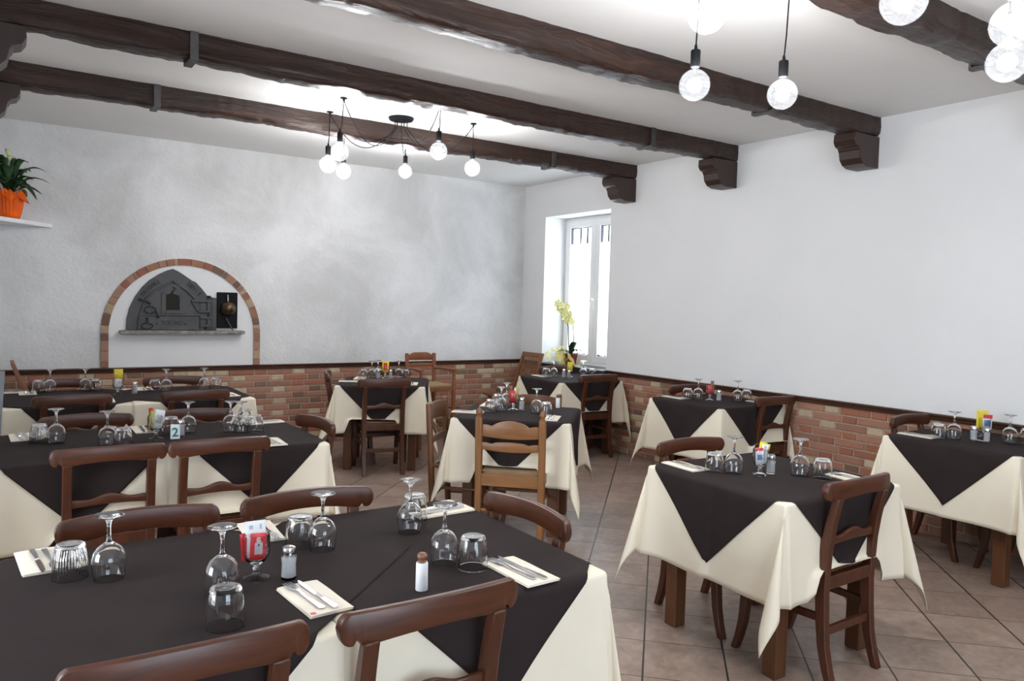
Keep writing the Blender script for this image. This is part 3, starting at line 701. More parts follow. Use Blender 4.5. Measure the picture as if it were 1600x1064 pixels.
def chair_slat():
    t = thing('slatted_chair', '', 'chair', group='slatted folding chairs')
    def sl(b, x0, x1, s0, s1, th=.022):   # piece of the leaning back: s along the back
        y = lambda s: -.17 - .17 * s; z = lambda s: .42 + .49 * s
        b.loft([[(x0, y(s) - th / 2, z(s)), (x1, y(s) - th / 2, z(s)), (x1, y(s) + th / 2, z(s)), (x0, y(s) + th / 2, z(s))] for s in (s0, s1)])
    for s in (-1, 1):
        b = MB(); sl(b, s * .205 - .02, s * .205 + .02, -.04, 1.0, .026); b.build('stile', 'teak', t, smooth=0, bevel=.004)
        MB().loft([[(s * .205 - .018, y - .018, z), (s * .205 + .018, y - .018, z), (s * .205 + .018, y + .018, z), (s * .205 - .018, y + .018, z)] for y, z in ((.20, 0), (-.17, .44))]).build('leg', 'teak', t, smooth=0, bevel=.004)
        MB().loft([[(s * .17 - .014, y - .018, z), (s * .17 + .014, y - .018, z), (s * .17 + .014, y + .018, z), (s * .17 - .014, y + .018, z)] for y, z in ((-.22, 0), (.18, .43))]).build('leg', 'teak', t, smooth=0, bevel=.004)
    b = MB(); sl(b, -.185, .185, .89, 1.0, .024); b.build('top_rail', 'teak', t, smooth=0, bevel=.003)
    b = MB(); sl(b, -.185, .185, .10, .18, .024); b.build('back_rail', 'teak', t, smooth=0, bevel=.003)
    for k in range(8):
        x = -.154 + k * .044; b = MB(); sl(b, x - .009, x + .009, .16, .90, .006); b.build('back_slat', 'teak', t, smooth=0)
    for k in range(7):
        y = -.16 + k * .06; MB().box((-.215, y - .024, .432), (.215, y + .024, .452)).build('seat_slat', 'teak', t, smooth=0, bevel=.003)
    return t
c0 = chair_curved(); first = [True]
def put_curved(x, y, deg, label):
    """x,y: the middle of the top rail; deg: turn of the chair (0 faces away from the viewer along +y)"""
    a = math.radians(deg); ox, oy = x + math.cos(a + PI / 2) * .222, y + math.sin(a + PI / 2) * .222
    if first[0]: first[0] = False; c0.location = (ox, oy, 0); c0.rotation_euler = (0, 0, a); c0['label'] = label; return c0
    return dup(c0, (ox, oy, 0), a, label)
DC = 'dark scroll-railed chair '
CURVED = [
 (.300, 1.470, 0, 'nearest dark scroll-railed chair, cut off by the bottom of the picture'), (.805, 1.455, 0.5, DC + 'beside the front table\'s near corner, with its back to the viewer'),
 (.350, 2.500, 180, DC + 'on the far side of the front long table, beside the ribbed tumbler'), (.865, 2.500, 178, DC + 'on the far side of the front long table, behind the ketchup goblet'), (1.445, 2.005, 92, DC + 'at the end of the front long table, by the aisle'),
 (.390, 3.595, 0, DC + 'on the near side of the middle long table, left one'), (.840, 3.585, -1, DC + 'on the near side of the middle table, before the number 2 block'), (.385, 4.610, 180, DC + 'on the far side of the middle long table, behind two upturned glasses'),
 (.905, 4.600, 180, DC + 'on the far side of the middle table, behind the number 2 block'), (1.450, 4.015, 96, DC + 'at the aisle end of the middle long table'),
 (.385, 5.490, 1, DC + 'on the near side of the rear long table, left one'), (1.120, 5.500, 1, DC + 'on the near side of the rear long table, right one'), (.390, 6.530, 179, DC + 'on the far side of the rear long table, below the arch'), (1.150, 6.530, 181, DC + 'on the far side of the rear long table, below the oven ledge'),
 (2.655, 5.800, -14, DC + 'facing the rear table, back to the viewer'), (2.440, 6.585, -112, DC + 'at the left side of the rear table beside the brick wall'), (3.080, 6.675, 152, DC + 'behind the rear table, in front of the tall armchair'),
 (4.755, 5.525, -4, DC + 'facing the window table, back to the viewer'), (4.930, 6.470, 178, DC + 'behind the window table, below the orchid sill'),
 (4.925, 3.650, -2, DC + 'on the near side of the table halfway along the right wall'), (4.885, 4.545, 178, DC + 'on the far side of the table halfway along the right wall'),
 (2.840, 1.690, 1, DC + 'standing clear on the aisle side of the front right table'), (2.860, 2.640, 178, DC + 'on the far side of the front right table'),
 (4.895, 2.640, 180, DC + 'on the far side of the table at the right edge'), (4.900, 1.655, 0, DC + 'on the near side of the right edge table, only its legs showing')]
for a in CURVED: put_curved(*a)
a = HR(-45); t = chair_ladder(); t.location = (2.61 - 0.222 * math.sin(a) - .062, 3.83 + .222 * math.cos(a) - .062, 0); t.rotation_euler = (0, 0, a); t['label'] = 'honey oak ladder-back chair with ball finials at the centre table'
p0 = chair_post(); a = HR(-134); p0.location = (2.59, 4.30, 0); p0.rotation_euler = (0, 0, a); p0['label'] = 'brown round-post chair seen edge on at the left of the centre table'
dup(p0, (3.22 - .13, 4.49 - .13, 0), HR(136), 'brown board-backed chair behind the centre table, half hidden by glasses')
t = chair_high(); t.location = (3.60, 6.84, 0); t.rotation_euler = (0, 0, HR(178))
s0 = chair_slat(); s0.location = (4.76, 7.10, 0); s0.rotation_euler = (0, 0, HR(92)); s0.scale = (.85, 1, 1); s0['label'] = 'slatted wooden chair in the corner beside the window'
dup(s0, (0.42, 7.0, 0), HR(-90), 'slatted wooden chair seen edge on at the left end of the brick wall')

# ------------------------------------------------------------------ tableware prototypes
ZI = 0.7375 + 0.0035    # top of the overlay
used = {}
def proto_or_dup(key, maker, loc, rz, label, group=None, scale=None):
    if key not in used:
        o = maker(); used[key] = o; o.location = loc; o.rotation_euler = (0, 0, rz); o['label'] = label
        if scale: o.scale = scale
        if group: o['group'] = group
        return o
    return dup(used[key], loc, rz, label, group, scale)
def mk_tumbler():
    pr = [(.0385, 0), (.0415, 0), (.0418, .002), (.0408, .030), (.0385, .058), (.0345, .080), (.0315, .0865), (.028, .088), (0, .0875), (0, .0790), (.026, .0785), (.0300, .0775), (.0330, .068), (.0362, .056), (.0383, .030), (.0388, .002), (.0385, 0)]
    o = MB().lathe(pr, 36).build('tumbler', 'glass', smooth=50); return tag(o, '', 'glass', 'upturned tumblers')
def mk_tumbler_ribbed():
    b = MB(); n = 72; prof = [(.0415, 0), (.0418, .002), (.0408, .030), (.0385, .058), (.0345, .080), (.0315, .0865), (.028, .088)]
    ins = [(.026, .0785), (.0300, .0775), (.0330, .068), (.0362, .056), (.0380, .030), (.0384, .002), (.0380, 0)]
    rings = []
    for i, (r, z) in enumerate(prof + ins):
        inn = i >= len(prof) and .001 < z < .078
        rings.append([((r + (0.0011 * (1 if j % 2 else -1) if inn else 0)) * math.cos(2 * PI * j / n), (r + (0.0011 * (1 if j % 2 else -1) if inn else 0)) * math.sin(2 * PI * j / n), z) for j in range(n)])
    m_ = len(prof)
    b.loft(rings[:m_] , caps=False); b.loft(rings[m_:], caps=False)
    b.add(rings[m_ - 1], [tuple(range(n))]); b.add(rings[m_], [tuple(range(n))]); b.loft([rings[-1], rings[0]], caps=False)
    me = b.build('tumbler', 'glass', smooth=60)
    return tag(me, '', 'glass', 'upturned tumblers')
def mk_wine():
    out = [(.0330, 0), (.0345, 0), (.0348, .001), (.0380, .018), (.0405, .036), (.0400, .052), (.0360, .068), (.0280, .081), (.0170, .0895), (.0085, .0945), (.0055, .102), (.0046, .116), (.0046, .132), (.0058, .144), (.0095, .152), (.0180, .1575), (.0290, .1610), (.0345, .1628), (.0345, .1645), (.0300, .1652), (.015, .1650), (0, .1650)]
    ins = [(0, .0925), (.0060, .0915), (.0150, .0875), (.0262, .0790), (.0342, .0665), (.0383, .0515), (.0388, .036), (.0364, .018), (.0334, .001), (.0330, 0)]
    o = MB().lathe(out + ins, 36).build('wine_glass', 'glass', smooth=50); return tag(o, '', 'glass', 'upturned wine glasses')
def mk_goblet():
    out = [(0, 0), (.030, 0), (.0315, .001), (.0315, .0025), (.022, .006), (.009, .011), (.0065, .016), (.0075, .022), (.0085, .025), (.0065, .029), (.0095, .034), (.020, .041), (.028, .050), (.0318, .064), (.0325, .085), (.0315, .108), (.0310, .110)]
    ins = [(.0292, .110), (.0300, .085), (.0293, .065), (.0255, .053), (.017, .045), (.006, .041), (0, .041)]
    o = MB().lathe(out + ins, 32).build('goblet', 'glass', smooth=50); return tag(o, '', 'goblet', 'small footed glasses holding sachets')
def mk_salt():
    t = thing('salt_shaker', '', 'shaker', group='glass salt shakers')
    MB().lathe([(0, 0), (.0185, 0), (.0195, .003), (.0185, .010), (.0175, .040), (.0190, .052), (.0190, .060), (.0160, .066), (.0160, .069), (.0142, .069), (.0142, .065), (.0165, .058), (.0160, .050), (.0155, .040), (.0165, .010), (.0150, .006), (0, .006)], 24).build('body', 'glass', t, smooth=40)
    MB().lathe([(0, .0065), (.0152, .0064), (.0167, .010), (.0157, .040), (.0162, .050), (.0166, .058), (0, .059)], 20).build('salt', 'salt', t, smooth=40)
    MB().lathe([(.0150, .066), (.0178, .066), (.0180, .076), (.0165, .082), (.0100, .0855), (0, .086), (0, .078), (.0150, .074), (.0150, .066)], 24).build('cap', 'chrome', t, smooth=40)
    return t
def mk_mill():
    t = thing('pepper_mill', '', 'pepper mill', group='small mills with wooden knobs')
    MB().lathe([(0, 0), (.0150, 0), (.0155, .002), (.0150, .068), (.0138, .070), (0, .070)], 22).build('body', 'white_paper', t, smooth=40)
    MB().lathe([(0, .070), (.0105, .070), (.0115, .073), (.0095, .076), (.0120, .080), (.0130, .085), (.0120, .090), (.008, .0935), (0, .094)], 20).build('knob', 'pepperwood', t, smooth=50)
    return t
def mk_oil():
    t = thing('sauce_bottle', '', 'bottle')
    MB().lathe([(0, 0), (.018, 0), (.019, .003), (.019, .055), (.014, .068), (.010, .075), (.010, .088), (0, .088)], 20).build('body', 'oil', t, smooth=40)
    MB().lathe([(0, .086), (.0115, .086), (.0118, .104), (.010, .107), (0, .107)], 18).build('cap', 'red_cap', t, smooth=40)
    return t
def mk_number():
    t = thing('table_number_block', '', 'table number')
    MB().box((-.022, -.008, 0), (.022, .008, .072)).build('block', 'white_paper', t, smooth=0, bevel=.002)
    cu = bpy.data.curves.new('number', 'FONT'); cu.body = '2'; cu.size = .062; cu.align_x = 'CENTER'; cu.extrude = .0008; cu.offset = .0012
    text_mesh(cu, 'number', t, (0, -.0088, .014), (PI / 2, 0, 0), 'teal')['label'] = 'teal digit 2'
    return t
def mk_caddy():
    t = thing('cruet_stand', '', 'caddy')
    b = MB(); b.box((-.045, -.020, .002), (.045, .020, .006)); b.build('base', 'chrome', t, smooth=0, bevel=.001)
    b = MB(); b.tube([(0, 0, .004), (0, 0, .055), (-.012, 0, .068), (-.012, 0, .074)], .0022, 8); b.tube([(-.03, 0, .052), (.022, 0, .036), (.026, 0, .028)], .004, 8); b.build('handle', 'dark_print', t)
    return t
def sachet(name_label, x, y, z, rz, tilt, w, h, mat, marks=(), lean=0.0):
    """a flat filled packet standing in a glass; marks: (x0,z0,x1,z1,material,name)"""
    b = MB()
    def side(sg):
        def fn(u, v):
            e = min(1, min(u, 1 - u) / .18) * min(1, min(v, 1 - v) / .12); return ((u - .5) * w, sg * (.0007 + .0034 * math.sqrt(max(e, 0))), v * h)
        return fn
    b.grid(10, 12, side(-1)); b.grid(10, 12, side(1))
    o = b.build('sachet', mat, smooth=60); o.location = (x, y, z); o.rotation_euler = (lean, tilt, rz)
    for (x0, z0, x1, z1, mm, nm) in marks:
        q = MB(); q.box((x0 * w, -.0046, z0 * h), (x1 * w, -.0038, z1 * h)); q.build(nm, mm, o, smooth=0)
    return tag(o, name_label, 'sachet', 'condiment sachets standing in goblets')
def mk_napkin():
    b = MB(); w, l = .104, .208
    for k, (dx, z0, z1) in enumerate(((0, 0, .0028), (.002, .0032, .0062))):
        def top(u, v, dx=dx, z1=z1): return ((u - .5) * w + dx, (v - .5) * l, z1 - .0012 * (abs(u - .5) * 2) ** 6 + .0006 * math.sin(v * 7 + u * 3))
        def bot(u, v, dx=dx, z0=z0): return ((u - .5) * w + dx, (v - .5) * l, z0)
        n0 = 8
        b.grid(n0, n0, top); b.grid(n0, n0, bot)
        for e in (lambda s: (0, s), lambda s: (1, s), lambda s: (s, 0), lambda s: (s, 1)):
            b.grid(n0, 1, lambda a, c, e=e: (top if c > .5 else bot)(*e(a)))
    o = b.build('napkin', 'napkin', smooth=60); return tag(o, '', 'napkin', 'folded ivory napkins')
def mk_fork():
    b = MB(); L = [(-.10, .0050, .0012), (-.095, .0075, .0012), (-.06, .0062, .0013), (-.01, .0035, .0015), (.025, .0030, .0016), (.036, .0060, .0014), (.045, .0105, .0011), (.058, .0115, .0010)]
    zc = lambda y: .0016 + .004 * ease(.0, .03, y) * (1 - ease(.05, .10, y)) + .0035 * (1 - ease(-.1, -.02, y)) * 0.6
    b.loft([[(-w, y, zc(y) - t), (w, y, zc(y) - t), (w, y, zc(y) + t), (-w, y, zc(y) + t)] for y, w, t in L])
    for k in range(4):
        x = -.0096 + k * .0064
        b.loft([[(x - w, y, zc(y) - .0008), (x + w, y, zc(y) - .0008), (x + w, y, zc(y) + .0008), (x - w, y, zc(y) + .0008)] for y, w in ((.056, .0021), (.075, .0018), (.098, .0011))])
    o = b.build('fork', 'chrome', smooth=35); return tag(o, '', 'fork', 'steel forks on the napkins')
def mk_knife():
    t = MB(); H = [(-.105, .0050, .0022), (-.10, .0068, .0026), (-.05, .0058, .0026), (-.012, .0044, .0024)]
    t.loft([[(-w, y, .0026 - h), (w, y, .0026 - h), (w, y, .0026 + h), (-w, y, .0026 + h)] for y, w, h in H])
    B = [(-.013, -.0040, .0046), (.0, -.0060, .0060), (.05, -.0062, .0065), (.085, -.0050, .0065), (.100, -.0010, .0060), (.106, .0035, .0050)]
    t.loft([[(a, y, .0018), (c, y, .0016), (c, y, .0026), (a, y, .0030)] for y, a, c in B])
    o = t.build('knife', 'chrome', smooth=35); return tag(o, '', 'knife', 'steel knives on the napkins')

POS = {  # in each table's own axes, from its centre
 'A': [('r', -.509, .192), ('w', -.428, .136), ('w', -.209, -.098), ('t', -.247, -.294), ('g', -.111, -.039), ('s', -.041, -.084), ('t', .070, .162), ('w', .113, .095), ('w', .407, .127), ('t', .477, .233), ('w', .362, -.176), ('t', .414, -.244), ('p', .219, -.32)],
 'B': [('r', -.50, .136), ('w', -.432, .085), ('w', -.234, -.088), ('t', -.173, -.135), ('g', -.008, .012), ('o', .022, .365), ('t', .082, .134), ('w', .163, .118), ('n', .073, -.030), ('s', .112, .038), ('w', .364, .069), ('w', .406, .027), ('t', .493, .268), ('t', .486, .035)],
 'G': [('t', -.53, .36), ('w', -.46, .34), ('w', -.239, .34), ('t', -.175, .31), ('g', -.062, .03), ('y', -.015, .37), ('s', .051, .07), ('t', .198, .149), ('w', .272, .121), ('w', .546, .152), ('t', .634, .166)],
 'R': [('t', -.217, .124), ('w', -.152, .072), ('g', -.067, -.002), ('s', .005, -.002), ('w', .082, -.094), ('t', .129, -.176)],
 'C': [('t', -.207, .188), ('w', -.136, .223), ('w', -.090, .320), ('s', -.082, .264), ('g', -.020, .31), ('q', .032, .277), ('w', .105, .31), ('t', .170, .263)],
 'M': [('t', -.182, -.069), ('w', -.129, .016), ('t', -.193, .23), ('w', -.143, .285), ('g', -.062, .108), ('s', -.007, .129), ('w', .114, -.003), ('t', .189, -.083), ('p', .22, .325)],
 'D': [('t', -.178, .165), ('w', -.1, .142), ('s', -.035, .056), ('q', -.035, -.03), ('g', .065, .095), ('w', .184, .026), ('t', .3, .027)],
 'E': [('t', -.165, .154), ('w', -.093, .108), ('g', -.044, .030), ('s', .005, -.020), ('w', .123, -.106), ('t', .23, -.107)],
 'F': [('t', -.208, .129), ('w', -.141, .074), ('s', -.063, .0), ('q', -.050, -.066), ('g', .141, .036), ('w', .046, -.145), ('t', .108, -.213)]}
ORD = ['first', 'second', 'third', 'fourth', 'fifth', 'sixth']
def ordw(i, n):
    if n == 1: return 'the only one on'
    if i == 0: return 'leftmost on'
    if i == n - 1: return 'rightmost on'
    return ORD[i] + ' from the left on'
ALLT = {}; ALLT.update(TB); ALLT.update(LONG)
SP = {'A': .742, 'B': .742}
WPOS = {}
for k, L in POS.items():
    cx, cy, rz, hx, hy = ALLT[k]; z = ZT + .001 + (.0092 if k in 'ABG' else .0058)
    cnt = {}; tot = {}
    fam = {'r': 't'}
    for kk, _, _ in L: f = fam.get(kk, kk); tot[f] = tot.get(f, 0) + 1
    for kk, lx, ly in L:
        f = fam.get(kk, kk); i = cnt.get(f, 0); cnt[f] = i + 1
        x = cx + lx * math.cos(rz) - ly * math.sin(rz); y = cy + lx * math.sin(rz) + ly * math.cos(rz)
        loc = (x, y, z); on = ordw(i, tot[f]) + ' ' + NM[k]; WPOS.setdefault(k, {}).setdefault(kk, []).append(loc)
        if kk == 't': proto_or_dup('t', mk_tumbler, loc, 0, 'upturned clear tumbler, ' + on)
        elif kk == 'r': proto_or_dup('r', mk_tumbler_ribbed, loc, 0, 'upturned ribbed tumbler, ' + on)
        elif kk == 'w': proto_or_dup('w', mk_wine, loc, 0, 'upturned stemmed wine glass, ' + on)
        elif kk in 'gy': proto_or_dup('g', mk_goblet, loc, 0, 'small footed goblet of sachets standing on ' + NM[k] if kk == 'g' else 'small goblet with a tall yellow packet at the back of ' + NM[k], scale=(1.05, 1.05, 1.05))
        elif kk == 's': proto_or_dup('s', mk_salt, loc, 0, 'glass salt shaker with steel cap on ' + NM[k])
        elif kk == 'q': proto_or_dup('s', mk_salt, loc, 0, 'smaller shaker with steel cap next to the goblet on ' + NM[k], scale=(.85, .85, .95))
        elif kk == 'p': proto_or_dup('p', mk_mill, loc, 0, 'white bodied mill with round wooden knob on ' + NM[k])
        elif kk == 'o': o = mk_oil(); o.location = loc; o['label'] = 'amber sauce bottle with red cap on ' + NM[k]
        elif kk == 'n': o = mk_number(); o.location = loc; o.rotation_euler = (0, 0, HR(-10)); o['label'] = 'white table number block with a teal 2 on ' + NM[k]
cs = WPOS['F']['s'][0]; t = mk_caddy(); t.location = (cs[0] + .012, cs[1] - .03, cs[2]); t.rotation_euler = (0, 0, HR(-80)); t['label'] = 'small metal cruet stand between the shakers on ' + NM['F']
def sach(k, key, i, dx, dy, rzd, tilt, w, h, mat, label, marks=(), lean=0.03):
    x, y, z = WPOS[k][key][i]; sachet(label, x + dx, y + dy, z + .048, HR(rzd), tilt, w, h, mat, marks, lean)
sach('A', 'g', 0, 0, .008, -6, -.02, .052, .100, 'white_paper', 'white sachet standing behind the red ketchup sachet in the front goblet', ((-.30, .80, -.12, .90, 'grey_print', 'print'), (.2, .78, .3, .92, 'grey_print', 'print')))
sach('A', 'g', 0, .002, -.006, -6, .03, .040, .070, 'red', 'red ketchup sachet with pale bottle emblem in the front goblet', ((-.24, .24, .24, .66, 'grey_print', 'emblem'), (-.15, .66, .15, .74, 'grey_print', 'emblem'), (-.06, .54, .06, .61, 'dark_print', 'print'), (-.15, .40, .15, .46, 'white_paper', 'print')))
sach('A', 'g', 0, -.012, .014, 12, -.10, .045, .072, 'red', 'second red sachet tucked behind the white one in the front goblet')
sach('B', 'g', 0, .006, .004, -18, .16, .046, .098, 'white_paper', 'white and grey sachet leaning in the goblet on the middle long table', ((-.3, .3, .3, .75, 'grey_print', 'print'),))
sach('B', 'g', 0, -.006, .010, -5, .02, .040, .092, 'olive', 'olive green sachet behind the white one on the middle long table')
sach('G', 'g', 0, 0, 0, -8, .06, .044, .062, 'white_paper', 'white sachet in the goblet on the rear long table')
sach('G', 'y', 0, -.004, 0, -6, 0.0, .062, .105, 'yellow', 'tall yellow packet standing at the back of the rear long table')
sach('R', 'g', 0, -.012, -.008, -35, -.10, .034, .075, 'white_paper', 'white and blue sachet with red top in the front right goblet', ((-.5, .82, .5, 1.0, 'red', 'red_top'), (-.3, .3, .3, .6, 'blue', 'print')))
sach('R', 'g', 0, .008, -.006, -30, .10, .030, .088, 'white_paper', 'white striped stick sachet in the front right goblet', ((-.2, .2, .2, .95, 'grey_print', 'print'),))
sach('R', 'g', 0, .006, .008, -25, .14, .034, .098, 'yellow', 'yellow green stick sachet in the front right goblet')
sach('R', 'g', 0, .016, -.002, -45, .20, .022, .092, 'olive', 'thin olive stick sachet in the front right goblet')
sach('C', 'g', 0, 0, 0, -28, .02, .062, .110, 'yellow', 'yellow packet with red and orange print in the rear table goblet', ((-.30, .25, .25, .85, 'red', 'print'), (-.15, .40, .10, .70, 'orange', 'print')))
sach('M', 'g', 0, -.006, -.006, -34, -.12, .045, .085, 'red', 'red sachet in the goblet on the centre table')
sach('M', 'g', 0, .010, .004, -38, .16, .036, .108, 'olive', 'olive packet in the goblet on the centre table')
sach('M', 'g', 0, .002, .000, -38, .10, .016, .100, 'white_paper', 'white stick sachet in the goblet on the centre table')
sach('M', 'g', 0, -.012, .012, -30, -.05, .030, .118, 'pepperwood', 'brown paper stick sachet in the goblet on the centre table')
sach('D', 'g', 0, 0, 0, -34, .03, .056, .105, 'yellow', 'yellow packet standing in the goblet on the window table')
sach('E', 'g', 0, -.004, -.004, -38, -.02, .046, .075, 'red', 'red sachet in the goblet halfway along the right wall')
sach('E', 'g', 0, .012, .004, -38, .12, .026, .108, 'pepperwood', 'brown stick sachet in the goblet halfway along the right wall')
sach('F', 'g', 0, -.006, .010, -50, -.02, .062, .112, 'yellow', 'yellow packet in the goblet on the table at the right edge')
sach('F', 'g', 0, .004, -.014, -50, .0, .048, .088, 'white_paper', 'white sachet with red top and blue print at the right edge', ((-.5, .74, .5, 1.0, 'red', 'red_top'), (-.35, .22, .35, .62, 'blue', 'print')))

NAP = [  # table, x, y, turn (0 points its far end away along +y), fork offset, words
 ('A', .091, 2.345, 184, 'beside the ribbed tumbler on the front long table'), ('A', .622, 1.742, 4, 'with a red corner print on the front long table'),
 ('A', .662, 2.330, 176, 'behind the ketchup goblet on the front long table'), ('A', 1.262, 2.275, 92, 'at the far corner of the front long table'), ('A', 1.160, 1.650, 2, 'by the near corner of the front long table'),
 ('B', .092, 4.405, 182, 'beside the ribbed tumbler on the middle long table'), ('B', .634, 4.405, 180, 'beside the amber bottle on the middle long table'), ('B', 1.262, 4.400, 95, 'at the far corner of the middle long table'), ('B', 1.122, 3.775, -3, 'at the near corner of the middle long table'), ('B', .560, 3.772, 2, 'behind a chair rail on the middle long table'),
 ('G', .164, 6.315, 180, 'near the grey panel on the rear long table'), ('G', 1.390, 5.740, 3, 'at the right near corner of the rear long table'), ('G', .585, 5.700, -2, 'at the near side of the rear long table'), ('G', .905, 6.320, 182, 'behind the salt shaker on the rear long table'), ('G', .050, 6.390, 90, 'at the far left end of the rear long table'),
 ('R', 2.607, 2.415, 176, 'on the far side of the front right table'), ('R', 3.085, 1.885, -8, 'behind the chair back on the front right table'),
 ('C', 2.580, 6.350, -120, 'on the left side of the rear table'), ('C', 2.760, 6.570, 150, 'on the far side of the rear table'), ('C', 2.990, 5.985, -30, 'at the near side of the rear table'),
 ('M', 2.575, 4.310, -134, 'on the left side of the centre table'), ('M', 2.918, 3.855, -44, 'by the ladder-back chair on the centre table'), ('M', 2.900, 4.560, 136, 'on the far side of the centre table'),
 ('D', 4.560, 6.215, 178, 'on the far side of the window table'), ('D', 4.960, 5.790, -2, 'behind the chair back on the window table'),
 ('E', 4.550, 4.350, 180, 'on the far side of the mid right wall table'), ('E', 4.985, 3.860, 0, 'behind the chair back on the mid right wall table'),
 ('F', 4.575, 2.390, 178, 'on the far side of the right edge table')]
CN = {'napkin': 'folded ivory napkin ', 'fork': 'steel fork on the napkin ', 'knife': 'steel knife on the napkin '}
rr = random.Random(5)
for (k, x, y, deg, words_) in NAP:
    z = ZT + .001 + (.0092 if k in 'ABG' else .0058) + .0002; a = HR(deg)
    proto_or_dup('napkin', mk_napkin, (x, y, z), a, 'folded ivory napkin ' + words_)
    def off(dx, dy): return (x + dx * math.cos(a) - dy * math.sin(a), y + dx * math.sin(a) + dy * math.cos(a), z + .0064)
    da = rr.uniform(-.03, .08)
    proto_or_dup('fork', mk_fork, off(-.018, .018), a + da, 'steel fork on the napkin ' + words_)
    proto_or_dup('knife', mk_knife, off(.010, .010), a + da * .8, 'steel knife on the napkin ' + words_)
MB().lathe([(0, 0), (.007, 0), (.006, .0003), (0, .0003)], 14).build('print_mark', 'red', bpy.data.objects['napkin.001'], smooth=0).location = (-.040, -.092, .0066)

# ------------------------------------------------------------------ bulb clusters
def pendant_cluster(label, cx, cy, bulbs, sagk):
    root = thing('pendant_cluster', label, 'lamp', (cx, cy, ZC), 0, 'bare bulb pendant clusters')
    W = lambda x, y, z: (x - cx, y - cy, z - ZC)
    MB().lathe([(0, 0), (.095, 0), (.095, -.008), (.088, -.020), (.06, -.026), (0, -.027)], 32).build('canopy', 'black', root, smooth=40)
    for i, (hx, hy, bx, by, bz, sag) in enumerate(bulbs):
        ang = math.atan2(hy - cy, hx - cx); sx, sy = cx + .045 * math.cos(ang), cy + .045 * math.sin(ang)
        pts = [W(sx, sy, ZC - .02), W(sx, sy, ZC - .075)]
        for q in range(1, 15):
            s = q / 15; pts.append(W(sx + (hx - sx) * s, sy + (hy - sy) * s, ZC - .075 + .06 * s - sag * 4 * s * (1 - s)))
        pts.append(W(hx, hy, ZC - .018))
        MB().tube(pts, .0032, 6).build('cord', 'black', root)
        MB().tube([W(hx, hy, ZC - .012), W((hx + bx) / 2, (hy + by) / 2, (ZC + bz) / 2), W(bx, by, bz + .14)], .0032, 6).build('cord', 'black', root)
        b = MB(); b.lathe([(0, 0), (.024, 0), (.024, -.006), (.008, -.008), (.008, -.022), (0, -.022)], 16, W(hx, hy, ZC)); b.build('ceiling_hook', 'black', root, smooth=40)
        MB().lathe([(0, .158), (.005, .158), (.007, .140), (.018, .136), (.0195, .130), (.0195, .074), (.017, .070), (0, .070)], 20, W(bx, by, bz)).build('socket', 'black', root, smooth=40)
        R = .061; pr = [(.0135, .074)] + [(max(R * math.sin(t), .0135), R * math.cos(t)) for t in [0.26 + (PI - .26) * j / 20 for j in range(20)]] + [(0, -R)]
        bu = MB().lathe(pr, 32, W(bx, by, bz)).build('bulb', 'bulb', root, smooth=60)
        MB().lathe([(0, .028)] + [(.028 * math.sin(t), .028 * math.cos(t)) for t in [PI * j / 10 for j in range(1, 10)]] + [(0, -.028)], 16, W(bx, by, bz)).build('filament', 'glow', bu, smooth=60)
    return root
pendant_cluster('cluster of six bare globe bulbs hung from one black canopy before the oven wall', 2.54, 5.35, [
    (2.045, 5.53, 2.035, 5.53, 2.460, .20), (1.98, 5.09, 1.957, 5.09, 2.475, .22), (2.33, 5.97, 2.33, 5.97, 2.500, .10), (2.994, 6.205, 2.994, 6.205, 2.609, .12), (2.56, 4.76, 2.548, 4.758, 2.512, .18), (3.058, 5.146, 3.056, 5.146, 2.505, .20)], 0)
pendant_cluster('cluster of bare globe bulbs nearest the viewer, cut off by the top edge', 2.33, 1.56, [
    (2.30, 2.15, 2.295, 2.155, 2.348, .12), (2.72, 2.045, 2.695, 2.042, 2.358, .10), (1.87, 1.713, 1.868, 1.713, 2.397, .12), (2.046, 1.171, 2.046, 1.171, 2.312, .12), (2.36, 1.03, 2.36, 1.03, 2.280, .12), (2.66, 1.173, 2.66, 1.173, 2.270, .12)], 0)

# ------------------------------------------------------------------ arched oven on the back wall
ACX, ACZ, RO, RI = 1.413, 1.110, 0.682, 0.622
pts = [(ACX - RI, .807)] + [(ACX + RI * math.cos(t), ACZ + RI * math.sin(t)) for t in [PI - PI * j / 40 for j in range(41)]] + [(ACX + RI, .807)]
struct(MB().prism(pts, Y1 - .006, Y1).build('wall_back_niche', 'niche', smooth=0))
b = MB(); b.tone = []
rb = random.Random(21); pal = [(.34, .15, .09), (.30, .115, .07), (.42, .26, .16), (.46, .33, .20), (.30, .085, .045), (.13, .06, .04), (.38, .20, .13)]
def arch_piece(f, e0, e1, col):
    n0 = len(b.f); r = []
    for rr_, y in ((RI, Y1), (RI, Y1 - .022), (RO, Y1 - .022), (RO, Y1)): pass
    ring = lambda e: [(*f(e, RI)[:1], Y1, f(e, RI)[1]), (f(e, RI)[0], Y1 - .020, f(e, RI)[1]), (f(e, RO)[0], Y1 - .020, f(e, RO)[1]), (f(e, RO)[0], Y1, f(e, RO)[1])]
    b.loft([ring(e0 + (e1 - e0) * j / 3) for j in range(4)]); b.tone += [col] * (len(b.f) - n0)
arc = lambda e, r: (ACX - r * math.cos(e), ACZ + r * math.sin(e))
e = 0.0
while e < PI - .02:
    d = rb.choice((.055, .10, .13, .17)); d = min(d, PI - e); arch_piece(arc, e + .005, e + d - .005, rb.choice(pal)); e += d
for s in (-1, 1):
    z = .807
    leg = lambda e, r, s=s: (ACX + s * r, e)
    while z < ACZ - .01:
        d = min(rb.choice((.055, .075, .09)), ACZ - z); arch_piece(leg, z + .003, z + d - .003, rb.choice(pal)); z += d
o = b.build('brick_arch', 'brick', smooth=0); tag(o, 'round brick arch framing the old oven door on the back wall', 'arch')
